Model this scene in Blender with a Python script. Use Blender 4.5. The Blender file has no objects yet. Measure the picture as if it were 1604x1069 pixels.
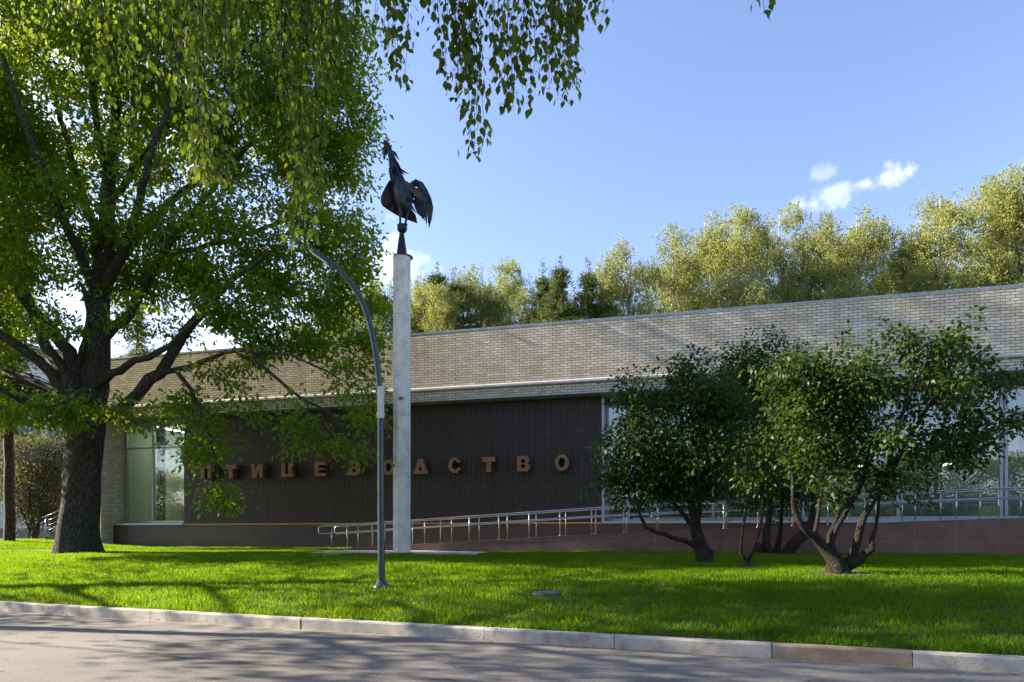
import bpy, bmesh, math, random
import numpy as np
from mathutils import Vector, Matrix

sc = bpy.context.scene
COL = sc.collection
rad = math.radians

# ------------------------------------------------------------------ camera, sky, sun, exposure
F, CX, HY, EYE = 1069.3, 802.0, 835.0, 1.5          # focal length and horizon of the photograph in its own pixels
cd = bpy.data.cameras.new("camera"); cam = bpy.data.objects.new("camera", cd); COL.objects.link(cam)
cam.location = (0, 0, EYE); cam.rotation_euler = (rad(90), 0, 0)
cd.sensor_width = 36; cd.lens = 24; cd.shift_y = 0.1873; cd.clip_start = 0.05; cd.clip_end = 3000
sc.camera = cam

SUN_EL, SUN_AZ = 28.0, 11.5                          # sun on the left, a little beyond the image plane
sun_dir = Vector((-math.cos(rad(SUN_AZ)) * math.cos(rad(SUN_EL)), math.sin(rad(SUN_AZ)) * math.cos(rad(SUN_EL)), math.sin(rad(SUN_EL))))
sd = bpy.data.lights.new("sun", "SUN"); so = bpy.data.objects.new("sun", sd); COL.objects.link(so)
sd.energy = 5.0; sd.angle = rad(0.53); sd.color = (1.0, 0.88, 0.70)
so.rotation_euler = sun_dir.to_track_quat('Z', 'Y').to_euler()
so.location = (-40, 20, 40)

world = bpy.data.worlds.new("World"); sc.world = world; world.use_nodes = True
sc.view_settings.view_transform = 'Standard'; sc.view_settings.look = 'None'
sc.view_settings.exposure = 2.0; sc.view_settings.gamma = 1
sc.render.engine = 'CYCLES'
cy = sc.cycles
cy.max_bounces = 7; cy.diffuse_bounces = 3; cy.glossy_bounces = 3; cy.transmission_bounces = 4; cy.transparent_max_bounces = 8
cy.caustics_reflective = False; cy.caustics_refractive = False
cy.use_denoising = True

def pdir(x, y):
    return Vector(((x - CX) / F, 1, (HY - y) / F)).normalized()

def build_world():
    nt = world.node_tree; nt.nodes.clear(); N = nt.nodes.new; L = nt.links.new
    out = N('ShaderNodeOutputWorld'); bg = N('ShaderNodeBackground'); sky = N('ShaderNodeTexSky')
    sky.sky_type = 'NISHITA'; sky.sun_disc = False
    sky.sun_elevation = rad(SUN_EL); sky.sun_rotation = rad(-(90 - SUN_AZ))
    sky.air_density = 1.0; sky.dust_density = 0.6; sky.ozone_density = 2.6; sky.altitude = 150
    bg.inputs['Strength'].default_value = 0.092
    tc = N('ShaderNodeTexCoord')
    noise = N('ShaderNodeTexNoise'); noise.inputs['Scale'].default_value = 34; noise.inputs['Detail'].default_value = 8
    noise.inputs['Roughness'].default_value = 0.62
    L(tc.outputs['Generated'], noise.inputs['Vector'])
    total = None
    # small fair-weather clouds: direction, angular radius, flattening, opacity
    for (x, y, r, fl, op) in [(1390, 277, .023, 2.3, .6), (1358, 287, .018, 2.2, .5), (1296, 303, .022, 1.7, .4), (1258, 319, .024, 1.7, .45),
                              (1288, 275, .02, 2.2, .25), (600, 415, .036, 1.1, .9), (645, 425, .03, 1.6, .4), (30, 60, .17, 1.1, 1.0),
                              (130, 470, .28, 1.5, .5), (380, 520, .2, 2.0, .45)]:
        c = pdir(x, y)
        sub = N('ShaderNodeVectorMath'); sub.operation = 'SUBTRACT'; L(tc.outputs['Generated'], sub.inputs[0]); sub.inputs[1].default_value = c
        mul = N('ShaderNodeVectorMath'); mul.operation = 'MULTIPLY'; L(sub.outputs[0], mul.inputs[0]); mul.inputs[1].default_value = (1 / r, 1 / r, fl / r)
        ln = N('ShaderNodeVectorMath'); ln.operation = 'LENGTH'; L(mul.outputs[0], ln.inputs[0])
        a = N('ShaderNodeMath'); a.operation = 'MULTIPLY_ADD'; L(noise.outputs['Fac'], a.inputs[0]); a.inputs[1].default_value = -4.6; L(ln.outputs['Value'], a.inputs[2])
        mr = N('ShaderNodeMapRange'); mr.interpolation_type = 'SMOOTHSTEP'; L(a.outputs[0], mr.inputs['Value'])
        mr.inputs['From Min'].default_value = -2.3; mr.inputs['From Max'].default_value = -1.05
        mr.inputs['To Min'].default_value = op; mr.inputs['To Max'].default_value = 0
        if total is None: total = mr.outputs['Result']
        else:
            m = N('ShaderNodeMath'); m.operation = 'MAXIMUM'; L(total, m.inputs[0]); L(mr.outputs['Result'], m.inputs[1]); total = m.outputs[0]
    mix = N('ShaderNodeMix'); mix.data_type = 'RGBA'
    air = N('ShaderNodeMix'); air.data_type = 'RGBA'; air.blend_type = 'MULTIPLY'; air.inputs['Factor'].default_value = 1   # a slightly rosier summer air
    L(sky.outputs[0], air.inputs['A']); air.inputs['B'].default_value = (1.04, .92, .96, 1)
    L(total, mix.inputs['Factor']); L(air.outputs['Result'], mix.inputs['A']); mix.inputs['B'].default_value = (4.3, 4.45, 4.9, 1)
    L(mix.outputs['Result'], bg.inputs['Color']); L(bg.outputs[0], out.inputs[0])
build_world()

# ------------------------------------------------------------------ geometry frames
TH = math.atan(F / 4002.0)
U = np.array([math.cos(TH), -math.sin(TH)]); NN = np.array([math.sin(TH), math.cos(TH)]); P0 = np.array([0.0, 25.0])
def P(x, y, Y):
    return np.array([(x - CX) * Y / F, Y, EYE + (HY - y) * Y / F])
def ws(x, d):
    k = (x - CX) / F
    return (k * (P0[1] + d * NN[1]) - P0[0] - d * NN[0]) / (U[0] - k * U[1])
def wv(s, d, z=0.0):
    p = P0 + s * U + d * NN
    return np.array([p[0], p[1], z])
KP = np.array([-9.86, 13.14]); KD = np.array([.9335, -.3588]); KN = np.array([.3588, .9335])
def sst(v):
    v = np.clip(v, 0, 1); return v * v * (3 - 2 * v)
def kt(X, Y): return (X - KP[0]) * KN[0] + (Y - KP[1]) * KN[1] - .18
def gz(X, Y):
    t = np.maximum(kt(X, Y), 0)
    return .16 + .71 * (1 - np.exp(-t / 2.6)) + .30 * sst((-X - 15) / 6) * sst((Y - 23) / 5)
def ground_hit(x, y):
    for i in range(3000):
        Y = 6 + i * .01
        p = P(x, y, Y)
        if kt(p[0], p[1]) > 0 and p[2] <= gz(p[0], p[1]): return p
    return P(x, y, 30)

# ------------------------------------------------------------------ materials
def new_mat(name):
    m = bpy.data.materials.new(name); m.use_nodes = True
    nt = m.node_tree
    return m, nt, nt.nodes.new, nt.links.new, nt.nodes['Principled BSDF']

def ramp(nt, fac, stops):
    r = nt.nodes.new('ShaderNodeValToRGB'); e = r.color_ramp.elements
    while len(e) < len(stops): e.new(.5)
    for el, (p, c) in zip(e, stops): el.position = p; el.color = (*c, 1)
    nt.links.new(fac, r.inputs[0]); return r.outputs[0]

def noisy(name, c1, c2, scale=6, rough=.8, metal=0, bump=.0, bscale=60, stretch=(1, 1, 1), spec=.4, detail=6, c3=None):
    m, nt, N, L, b = new_mat(name)
    tc = N('ShaderNodeTexCoord'); mp = N('ShaderNodeMapping'); mp.inputs['Scale'].default_value = stretch
    L(tc.outputs['Object'], mp.inputs['Vector'])
    n = N('ShaderNodeTexNoise'); n.inputs['Scale'].default_value = scale; n.inputs['Detail'].default_value = detail; n.inputs['Roughness'].default_value = .6
    L(mp.outputs[0], n.inputs['Vector'])
    st = [(.32, c1), (.68, c2)] if c3 is None else [(.3, c1), (.5, c2), (.7, c3)]
    L(ramp(nt, n.outputs['Fac'], st), b.inputs['Base Color'])
    b.inputs['Roughness'].default_value = rough; b.inputs['Metallic'].default_value = metal; b.inputs['Specular IOR Level'].default_value = spec
    if bump:
        n2 = N('ShaderNodeTexNoise'); n2.inputs['Scale'].default_value = bscale; n2.inputs['Detail'].default_value = 4
        L(mp.outputs[0], n2.inputs['Vector'])
        bp = N('ShaderNodeBump'); bp.inputs['Strength'].default_value = bump; bp.inputs['Distance'].default_value = .02
        L(n2.outputs['Fac'], bp.inputs['Height']); L(bp.outputs[0], b.inputs['Normal'])
    return m

def leaf_mat(name, dark, light, trans, tmix=.42, rough=.5, spec=.35):
    m, nt, N, L, b = new_mat(name)
    at = N('ShaderNodeAttribute'); at.attribute_name = 'tint'
    c = ramp(nt, at.outputs['Fac'], [(0, dark), (1, light)])
    L(c, b.inputs['Base Color']); b.inputs['Roughness'].default_value = rough; b.inputs['Specular IOR Level'].default_value = spec
    tr = N('ShaderNodeBsdfTranslucent')
    c2 = ramp(nt, at.outputs['Fac'], [(0, tuple(v * .7 for v in trans)), (1, trans)])
    L(c2, tr.inputs['Color'])
    mx = N('ShaderNodeMixShader'); mx.inputs[0].default_value = tmix
    L(b.outputs[0], mx.inputs[1]); L(tr.outputs[0], mx.inputs[2]); L(mx.outputs[0], nt.nodes['Material Output'].inputs[0])
    return m

def bark_mat(name, c1, c2, scale, stretch, bump):
    m, nt, N, L, b = new_mat(name)
    tc = N('ShaderNodeTexCoord'); mp = N('ShaderNodeMapping'); mp.inputs['Scale'].default_value = stretch
    L(tc.outputs['Object'], mp.inputs['Vector'])
    n0 = N('ShaderNodeTexNoise'); n0.inputs['Scale'].default_value = scale * .6; L(mp.outputs[0], n0.inputs['Vector'])
    add = N('ShaderNodeVectorMath'); add.operation = 'MULTIPLY_ADD'; L(n0.outputs['Color'], add.inputs[0]); add.inputs[1].default_value = (.25, .25, .25); L(mp.outputs[0], add.inputs[2])
    v = N('ShaderNodeTexVoronoi'); v.feature = 'DISTANCE_TO_EDGE'; v.inputs['Scale'].default_value = scale; L(add.outputs[0], v.inputs['Vector'])
    mr = N('ShaderNodeMapRange'); L(v.outputs['Distance'], mr.inputs['Value']); mr.inputs['From Max'].default_value = .25
    n = N('ShaderNodeTexNoise'); n.inputs['Scale'].default_value = scale * 3; n.inputs['Detail'].default_value = 6; L(mp.outputs[0], n.inputs['Vector'])
    mu = N('ShaderNodeMath'); mu.operation = 'MULTIPLY'; L(mr.outputs[0], mu.inputs[0]); L(n.outputs['Fac'], mu.inputs[1])
    L(ramp(nt, mu.outputs[0], [(.0, c1), (.6, c2)]), b.inputs['Base Color'])
    b.inputs['Roughness'].default_value = .9; b.inputs['Specular IOR Level'].default_value = .2
    bp = N('ShaderNodeBump'); bp.inputs['Strength'].default_value = bump; bp.inputs['Distance'].default_value = .06
    L(mu.outputs[0], bp.inputs['Height']); L(bp.outputs[0], b.inputs['Normal'])
    return m

def brick_mat(name, axis):
    m, nt, N, L, b = new_mat(name)
    tc = N('ShaderNodeTexCoord'); sp = N('ShaderNodeSeparateXYZ'); L(tc.outputs['Object'], sp.inputs[0])
    cb = N('ShaderNodeCombineXYZ'); L(sp.outputs[axis], cb.inputs['X']); L(sp.outputs['Z'], cb.inputs['Y'])
    def br(c1, c2, mo, sm):
        t = N('ShaderNodeTexBrick'); t.offset = .5; t.inputs['Scale'].default_value = 1
        t.inputs['Brick Width'].default_value = .275; t.inputs['Row Height'].default_value = .0935
        t.inputs['Mortar Size'].default_value = .0085; t.inputs['Mortar Smooth'].default_value = sm; t.inputs['Bias'].default_value = 0
        t.inputs['Color1'].default_value = (*c1, 1); t.inputs['Color2'].default_value = (*c2, 1); t.inputs['Mortar'].default_value = (*mo, 1)
        L(cb.outputs[0], t.inputs['Vector']); return t
    t = br((0, 0, 0), (1, 1, 1), (0, 0, 0), .1)
    bw = N('ShaderNodeRGBToBW'); L(t.outputs['Color'], bw.inputs[0])
    tone = ramp(nt, bw.outputs[0], [(.0, (.57, .48, .35)), (.35, (.62, .54, .42)), (.62, (.67, .60, .49)), (.85, (.75, .70, .61)), (1, (.63, .53, .40))])
    n = N('ShaderNodeTexNoise'); n.inputs['Scale'].default_value = .7; n.inputs['Detail'].default_value = 5; L(tc.outputs['Object'], n.inputs['Vector'])
    st = ramp(nt, n.outputs['Fac'], [(.3, (.84, .83, .80)), (.7, (1.05, 1.04, 1.03))])
    mu = N('ShaderNodeMix'); mu.data_type = 'RGBA'; mu.blend_type = 'MULTIPLY'; mu.inputs['Factor'].default_value = 1; L(tone, mu.inputs['A']); L(st, mu.inputs['B'])
    mps = N('ShaderNodeMapping'); mps.inputs['Scale'].default_value = (2.2, 2.2, .18); L(tc.outputs['Object'], mps.inputs['Vector'])
    ns = N('ShaderNodeTexNoise'); ns.inputs['Scale'].default_value = 1.6; ns.inputs['Detail'].default_value = 6; L(mps.outputs[0], ns.inputs['Vector'])
    sts = ramp(nt, ns.outputs['Fac'], [(.35, (.88, .86, .83)), (.6, (1, 1, 1))])
    mus = N('ShaderNodeMix'); mus.data_type = 'RGBA'; mus.blend_type = 'MULTIPLY'; mus.inputs['Factor'].default_value = 1; L(mu.outputs['Result'], mus.inputs['A']); L(sts, mus.inputs['B']); mu = mus
    n3 = N('ShaderNodeTexNoise'); n3.inputs['Scale'].default_value = 45; n3.inputs['Detail'].default_value = 4; L(tc.outputs['Object'], n3.inputs['Vector'])
    st3 = ramp(nt, n3.outputs['Fac'], [(.3, (.86, .86, .86)), (.7, (1.08, 1.08, 1.08))])
    mu2 = N('ShaderNodeMix'); mu2.data_type = 'RGBA'; mu2.blend_type = 'MULTIPLY'; mu2.inputs['Factor'].default_value = 1; L(mu.outputs['Result'], mu2.inputs['A']); L(st3, mu2.inputs['B'])
    mx = N('ShaderNodeMix'); mx.data_type = 'RGBA'; L(t.outputs['Fac'], mx.inputs['Factor']); L(mu2.outputs['Result'], mx.inputs['A']); mx.inputs['B'].default_value = (.085, .075, .065, 1)
    L(mx.outputs['Result'], b.inputs['Base Color']); b.inputs['Roughness'].default_value = .85; b.inputs['Specular IOR Level'].default_value = .25
    bp = N('ShaderNodeBump'); bp.invert = True; bp.inputs['Strength'].default_value = .6; bp.inputs['Distance'].default_value = .012
    L(t.outputs['Fac'], bp.inputs['Height']); L(bp.outputs[0], b.inputs['Normal'])
    return m

def tile_mat(name, c1, c2, joint, bw, rh, mort, rough, axis='X', offs=.0):
    m, nt, N, L, b = new_mat(name)
    tc = N('ShaderNodeTexCoord'); sp = N('ShaderNodeSeparateXYZ'); L(tc.outputs['Object'], sp.inputs[0])
    cb = N('ShaderNodeCombineXYZ'); L(sp.outputs[axis], cb.inputs['X']); L(sp.outputs['Z'], cb.inputs['Y'])
    t = N('ShaderNodeTexBrick'); t.offset = offs; t.inputs['Scale'].default_value = 1
    t.inputs['Brick Width'].default_value = bw; t.inputs['Row Height'].default_value = rh
    t.inputs['Mortar Size'].default_value = mort; t.inputs['Mortar Smooth'].default_value = .1
    t.inputs['Color1'].default_value = (*c1, 1); t.inputs['Color2'].default_value = (*c2, 1); t.inputs['Mortar'].default_value = (*joint, 1)
    L(cb.outputs[0], t.inputs['Vector'])
    n = N('ShaderNodeTexNoise'); n.inputs['Scale'].default_value = 2.2; n.inputs['Detail'].default_value = 8; L(tc.outputs['Object'], n.inputs['Vector'])
    st = ramp(nt, n.outputs['Fac'], [(.3, (.8, .8, .8)), (.7, (1.15, 1.13, 1.12))])
    mu = N('ShaderNodeMix'); mu.data_type = 'RGBA'; mu.blend_type = 'MULTIPLY'; mu.inputs['Factor'].default_value = 1
    L(t.outputs['Color'], mu.inputs['A']); L(st, mu.inputs['B']); L(mu.outputs['Result'], b.inputs['Base Color'])
    b.inputs['Roughness'].default_value = rough; b.inputs['Specular IOR Level'].default_value = .4
    return m

def plain(name, c, rough=.5, metal=0, spec=.5):
    return noisy(name, tuple(v * .9 for v in c), tuple(min(1, v * 1.08) for v in c), 9, rough, metal, spec=spec)

def glass_mat(name, tint, refl=1.0, ior=1.75):
    m, nt, N, L, b = new_mat(name); nt.nodes.remove(b)
    fr = N('ShaderNodeFresnel'); fr.inputs['IOR'].default_value = ior
    n = N('ShaderNodeTexNoise'); n.inputs['Scale'].default_value = .9; tc = N('ShaderNodeTexCoord'); L(tc.outputs['Object'], n.inputs['Vector'])
    bp = N('ShaderNodeBump'); bp.inputs['Strength'].default_value = .02; bp.inputs['Distance'].default_value = .05; L(n.outputs['Fac'], bp.inputs['Height'])
    mu = N('ShaderNodeMath'); mu.operation = 'MULTIPLY_ADD'; L(fr.outputs[0], mu.inputs[0]); mu.inputs[1].default_value = refl; mu.inputs[2].default_value = .15; mu.use_clamp = True
    tr = N('ShaderNodeBsdfTransparent'); tr.inputs['Color'].default_value = (*tint, 1)
    gl = N('ShaderNodeBsdfGlossy'); gl.inputs['Roughness'].default_value = .0; gl.inputs['Color'].default_value = (.92, .97, .95, 1); 
    mx = N('ShaderNodeMixShader'); L(mu.outputs[0], mx.inputs[0]); L(tr.outputs[0], mx.inputs[1]); L(gl.outputs[0], mx.inputs[2])
    L(mx.outputs[0], nt.nodes['Material Output'].inputs[0]); return m

def asphalt_mat():
    m, nt, N, L, b = new_mat('asphalt')
    tc = N('ShaderNodeTexCoord')
    def noise(sc_, det, rough=.6):
        n = N('ShaderNodeTexNoise'); n.inputs['Scale'].default_value = sc_; n.inputs['Detail'].default_value = det; n.inputs['Roughness'].default_value = rough
        L(tc.outputs['Object'], n.inputs['Vector']); return n.outputs['Fac']
    def mult(a_, b_):
        mu = N('ShaderNodeMix'); mu.data_type = 'RGBA'; mu.blend_type = 'MULTIPLY'; mu.inputs['Factor'].default_value = 1
        L(a_, mu.inputs['A']); L(b_, mu.inputs['B']); return mu.outputs['Result']
    fine = noise(95, 3); grain = noise(34, 5, .7)
    c = ramp(nt, fine, [(.30, (.085, .080, .074)), (.5, (.175, .163, .148)), (.72, (.30, .28, .255))])
    c = mult(c, ramp(nt, grain, [(.30, (.55, .54, .53)), (.45, (.95, .95, .95)), (.7, (1.22, 1.20, 1.17))]))
    c = mult(c, ramp(nt, noise(.7, 7), [(.3, (.78, .78, .77)), (.7, (1.12, 1.11, 1.09))]))
    # mended patches, slightly darker
    vp = N('ShaderNodeTexVoronoi'); vp.inputs['Scale'].default_value = .35; L(tc.outputs['Object'], vp.inputs['Vector'])
    bw = N('ShaderNodeRGBToBW'); L(vp.outputs['Color'], bw.inputs[0])
    c = mult(c, ramp(nt, bw.outputs[0], [(.28, (.86, .86, .86)), (.32, (1, 1, 1))]))
    mp = N('ShaderNodeMapping'); mp.inputs['Rotation'].default_value = (0, 0, rad(21.02)); L(tc.outputs['Object'], mp.inputs['Vector'])
    sp = N('ShaderNodeSeparateXYZ'); L(mp.outputs[0], sp.inputs[0])
    def band(y, w, wob, wsc):
        wn = noise(wsc, 4)
        a_ = N('ShaderNodeMath'); a_.operation = 'MULTIPLY_ADD'; L(wn, a_.inputs[0]); a_.inputs[1].default_value = wob; L(sp.outputs['Y'], a_.inputs[2])
        sb = N('ShaderNodeMath'); sb.operation = 'SUBTRACT'; L(a_.outputs[0], sb.inputs[0]); sb.inputs[1].default_value = y + wob * .5
        ab = N('ShaderNodeMath'); ab.operation = 'ABSOLUTE'; L(sb.outputs[0], ab.inputs[0])
        mr = N('ShaderNodeMapRange'); L(ab.outputs[0], mr.inputs['Value']); mr.inputs['From Max'].default_value = w; mr.inputs['To Min'].default_value = 1; mr.inputs['To Max'].default_value = 0
        return mr.outputs[0]
    # a rough seam between two lays of asphalt and hairline cracks
    pit = N('ShaderNodeMath'); pit.operation = 'MULTIPLY'; L(band(6.25, .16, .25, 1.3), pit.inputs[0]); L(noise(28, 4), pit.inputs[1])
    c = mult(c, ramp(nt, pit.outputs[0], [(.22, (1, 1, 1)), (.5, (.45, .43, .41))]))
    dv = N('ShaderNodeVectorMath'); dv.operation = 'MULTIPLY_ADD'
    nv = N('ShaderNodeTexNoise'); nv.inputs['Scale'].default_value = 2.2; nv.inputs['Detail'].default_value = 5; L(tc.outputs['Object'], nv.inputs['Vector'])
    L(nv.outputs['Color'], dv.inputs[0]); dv.inputs[1].default_value = (.5, .5, 0); L(tc.outputs['Object'], dv.inputs[2])
    vc = N('ShaderNodeTexVoronoi'); vc.feature = 'DISTANCE_TO_EDGE'; vc.inputs['Scale'].default_value = .42; L(dv.outputs[0], vc.inputs['Vector'])
    c = mult(c, ramp(nt, vc.outputs['Distance'], [(.0, (.72, .71, .7)), (.005, (1, 1, 1))]))
    # sand washed against the kerb
    sand = N('ShaderNodeMath'); sand.operation = 'MULTIPLY'; L(band(8.70, .20, .14, 1.8), sand.inputs[0]); L(ramp(nt, noise(9, 5), [(.35, (.25, .25, .25)), (.65, (1, 1, 1))]), sand.inputs[1])
    mx = N('ShaderNodeMix'); mx.data_type = 'RGBA'; L(sand.outputs[0], mx.inputs['Factor']); L(c, mx.inputs['A']); mx.inputs['B'].default_value = (.33, .27, .19, 1)
    L(mx.outputs['Result'], b.inputs['Base Color']); b.inputs['Roughness'].default_value = .88; b.inputs['Specular IOR Level'].default_value = .25
    ad = N('ShaderNodeMath'); ad.operation = 'MULTIPLY_ADD'; L(pit.outputs[0], ad.inputs[0]); ad.inputs[1].default_value = -1.5; L(grain, ad.inputs[2])
    bp = N('ShaderNodeBump'); bp.inputs['Strength'].default_value = .7; bp.inputs['Distance'].default_value = .012; L(ad.outputs[0], bp.inputs['Height']); L(bp.outputs[0], b.inputs['Normal'])
    return m

M = {}
M['asphalt'] = asphalt_mat()
M['kerb'] = noisy('kerb_concrete', (.20, .185, .155), (.36, .335, .29), 4.5, .85, bump=.35, bscale=50, c3=(.42, .395, .35))
M['kerb_brown'] = noisy('kerb_brown', (.17, .13, .095), (.28, .225, .17), 3.5, .85, bump=.25, bscale=70)
M['earth'] = noisy('lawn_soil', (.022, .032, .006), (.04, .06, .01), 3, .95)
M['far_ground'] = noisy('far_grass', (.05, .08, .02), (.09, .12, .03), .3, .95)
M['soil'] = noisy('soil', (.03, .02, .012), (.075, .05, .03), 9, .95, bump=.8, bscale=30)
M['grass'] = leaf_mat('grass_blades', (.014, .072, .002), (.082, .190, .004), (.28, .45, .005), .5, .5, .12)
M['paving'] = noisy('paving', (.36, .345, .31), (.46, .44, .40), 4, .85, bump=.2, bscale=60)
M['brick'] = brick_mat('pale_brick', 'X'); M['brick_side'] = brick_mat('pale_brick_side', 'Y')
M['ledge'] = noisy('painted_ledge', (.36, .36, .355), (.48, .475, .46), 5, .5, stretch=(1, 1, 3))
M['coping'] = noisy('coping_metal', (.22, .25, .28), (.32, .35, .38), 3, .4, .3)
M['soffit'] = plain('soffit_board', (.16, .15, .135), .8)
M['board'] = noisy('dark_boards', (.024, .0165, .012), (.047, .034, .026), 3, .5, stretch=(5, 5, .35), spec=.3)
M['clip'] = plain('clip_metal', (.16, .155, .145), .4, .2)
M['plinth'] = tile_mat('plinth_tiles', (.055, .034, .028), (.065, .04, .033), (.10, .075, .065), 1.2, 1.2, .004, .45)
M['ramp_tile'] = tile_mat('ramp_tiles', (.15, .080, .058), (.18, .10, .072), (.28, .21, .17), 1.05, .62, .005, .6)
M['ramp_top'] = noisy('ramp_floor', (.16, .15, .14), (.22, .21, .2), 6, .8)
M['yellow'] = noisy('yellow_strip', (.42, .20, .035), (.55, .28, .05), 4, .5)
M['frame'] = plain('window_frame_metal', (.34, .37, .39), .35, .3)
M['frame_dark'] = plain('window_frame_dark', (.07, .08, .085), .4, .3)
M['glass'] = glass_mat('window_glass', (.62, .74, .70), .95, 1.8)
M['glass_green'] = glass_mat('window_glass_green', (.60, .72, .58), .75, 1.6)
M['int_wall'] = plain('interior_wall', (.42, .46, .40), .8)
M['int_bright'] = plain('interior_pale', (.70, .76, .62), .7)
M['int_dark'] = plain('interior_dark', (.05, .055, .06), .7)
M['int_white'] = plain('interior_white', (.72, .76, .76), .6)
def emit_mat(name, c, k):
    m, nt, N, L, b = new_mat(name)
    b.inputs['Emission Color'].default_value = (*c, 1); b.inputs['Emission Strength'].default_value = k; b.inputs['Base Color'].default_value = (*c, 1)
    return m
M['tube_light'] = emit_mat('lit_tube', (1, .97, .9), 1.6); M['tube_fill'] = emit_mat('lit_tube_fill', (1, .98, .9), 2.4)
M['steel'] = noisy('stainless_steel', (.38, .375, .36), (.50, .49, .47), 12, .36, 1.0, stretch=(1, 1, 6))
M['steel_post'] = noisy('steel_post', (.50, .47, .38), (.62, .59, .48), 12, .36, .9)
M['concrete'] = noisy('column_concrete', (.42, .395, .345), (.60, .57, .50), 3.2, .85, bump=.35, bscale=26, c3=(.70, .665, .59))
M['joint'] = plain('concrete_joint', (.12, .115, .105), .9)
M['iron'] = noisy('dark_iron', (.016, .018, .022), (.05, .055, .062), 5, .42, .7, bump=.3, bscale=14)
M['iron_rust'] = noisy('rusty_iron', (.02, .016, .014), (.06, .035, .025), 5, .6, .5, bump=.3, bscale=14)
M['lamp'] = noisy('lamp_paint', (.035, .055, .062), (.05, .075, .082), 5, .3, .3)
M['lamp_lens'] = plain('lamp_lens', (.75, .74, .68), .3)
M['box_paint'] = plain('box_paint', (.50, .51, .50), .4)
M['wood'] = noisy('letter_wood', (.19, .085, .038), (.38, .19, .09), 5, .6, stretch=(.5, 2, 9))
M['wood_side'] = noisy('letter_side', (.05, .03, .02), (.1, .06, .04), 5, .6)
M['oak_bark'] = bark_mat('oak_bark', (.024, .020, .015), (.135, .115, .088), 6.0, (3.6, 3.6, .55), 1.0)
M['twig'] = bark_mat('branch_bark', (.012, .010, .008), (.06, .05, .04), 6, (3, 3, 1), .5)
M['lilac_bark'] = bark_mat('lilac_bark', (.016, .013, .010), (.085, .072, .055), 9, (4, 4, .6), .9)
M['birch_bark'] = noisy('birch_bark', (.08, .075, .07), (.58, .55, .5), 3, .7, stretch=(.6, .6, 4))
M['pine_bark'] = bark_mat('pine_bark', (.03, .022, .016), (.15, .10, .07), 5, (3, 3, 1), .7)
M['oak_leaf'] = leaf_mat('oak_leaf', (.016, .056, .008), (.068, .145, .013), (.40, .52, .012), .50, .5, .2)
M['birch_leaf'] = leaf_mat('birch_leaf', (.024, .056, .007), (.095, .145, .017), (.25, .33, .02), .42, .55, .15)
M['birch_far'] = leaf_mat('far_birch_leaf', (.095, .128, .036), (.33, .345, .115), (.38, .41, .085), .4, .6, .15)
M['lilac_leaf'] = leaf_mat('lilac_leaf', (.013, .030, .005), (.046, .080, .013), (.11, .17, .015), .28, .5, .2)
M['pine_leaf'] = leaf_mat('pine_needle', (.03, .06, .022), (.15, .19, .05), (.16, .2, .05), .25, .6, .2)
M['yew_leaf'] = leaf_mat('olive_leaf', (.03, .035, .012), (.11, .105, .035), (.17, .17, .04), .3, .6, .25)
M['white_wall'] = noisy('white_render', (.58, .60, .62), (.68, .69, .70), 1.5, .8)
M['grey_base'] = plain('grey_base', (.22, .21, .20), .85)
M['far_glass'] = plain('far_window', (.10, .17, .24), .1, 0, .8)
M['step'] = plain('step_tile', (.12, .10, .105), .6)
M['manhole'] = noisy('manhole_iron', (.045, .055, .058), (.10, .115, .12), 14, .5, .3, bump=.5, bscale=40)
M['litter'] = leaf_mat('dry_leaf', (.16, .07, .02), (.36, .17, .03), (.3, .12, .02), .2, .7, .2)

# ------------------------------------------------------------------ mesh helpers
def tagit(o, label=None, cat=None, group=None, kind=None):
    if label: o['label'] = label
    if cat: o['category'] = cat
    if group: o['group'] = group
    if kind: o['kind'] = kind
    return o
def empty(name, loc, label=None, cat=None, group=None, kind=None, rz=0):
    o = bpy.data.objects.new(name, None); COL.objects.link(o); o.location = loc; o.rotation_euler = (0, 0, rz)
    o.empty_display_size = .3
    return tagit(o, label, cat, group, kind)
def link(name, me, parent=None, mats=()):
    o = bpy.data.objects.new(name, me); COL.objects.link(o)
    for m in mats: me.materials.append(m)
    if parent is not None: o.parent = parent
    return o
def mesh_np(name, verts, faces, tint=None, smooth=False, matidx=None):
    """verts (N,3); faces: list of (M,k) int arrays"""
    me = bpy.data.meshes.new(name)
    verts = np.asarray(verts, dtype=np.float32)
    faces = [np.asarray(f, dtype=np.int32) for f in faces if len(f)]
    me.vertices.add(len(verts)); me.vertices.foreach_set('co', verts.ravel())
    loops = np.concatenate([f.ravel() for f in faces])
    sizes = np.concatenate([np.full(len(f), f.shape[1], np.int32) for f in faces])
    starts = np.concatenate([[0], np.cumsum(sizes)[:-1]]).astype(np.int32)
    me.loops.add(len(loops)); me.loops.foreach_set('vertex_index', loops)
    me.polygons.add(len(sizes)); me.polygons.foreach_set('loop_start', starts)
    me.polygons.foreach_set('loop_total', sizes)
    if smooth: me.polygons.foreach_set('use_smooth', np.ones(len(sizes), bool))
    if matidx is not None: me.polygons.foreach_set('material_index', np.asarray(matidx, np.int32))
    if tint is not None:
        a = me.attributes.new('tint', 'FLOAT', 'POINT'); a.data.foreach_set('value', np.asarray(tint, np.float32))
    me.update(calc_edges=True); me.validate()
    return me

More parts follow.
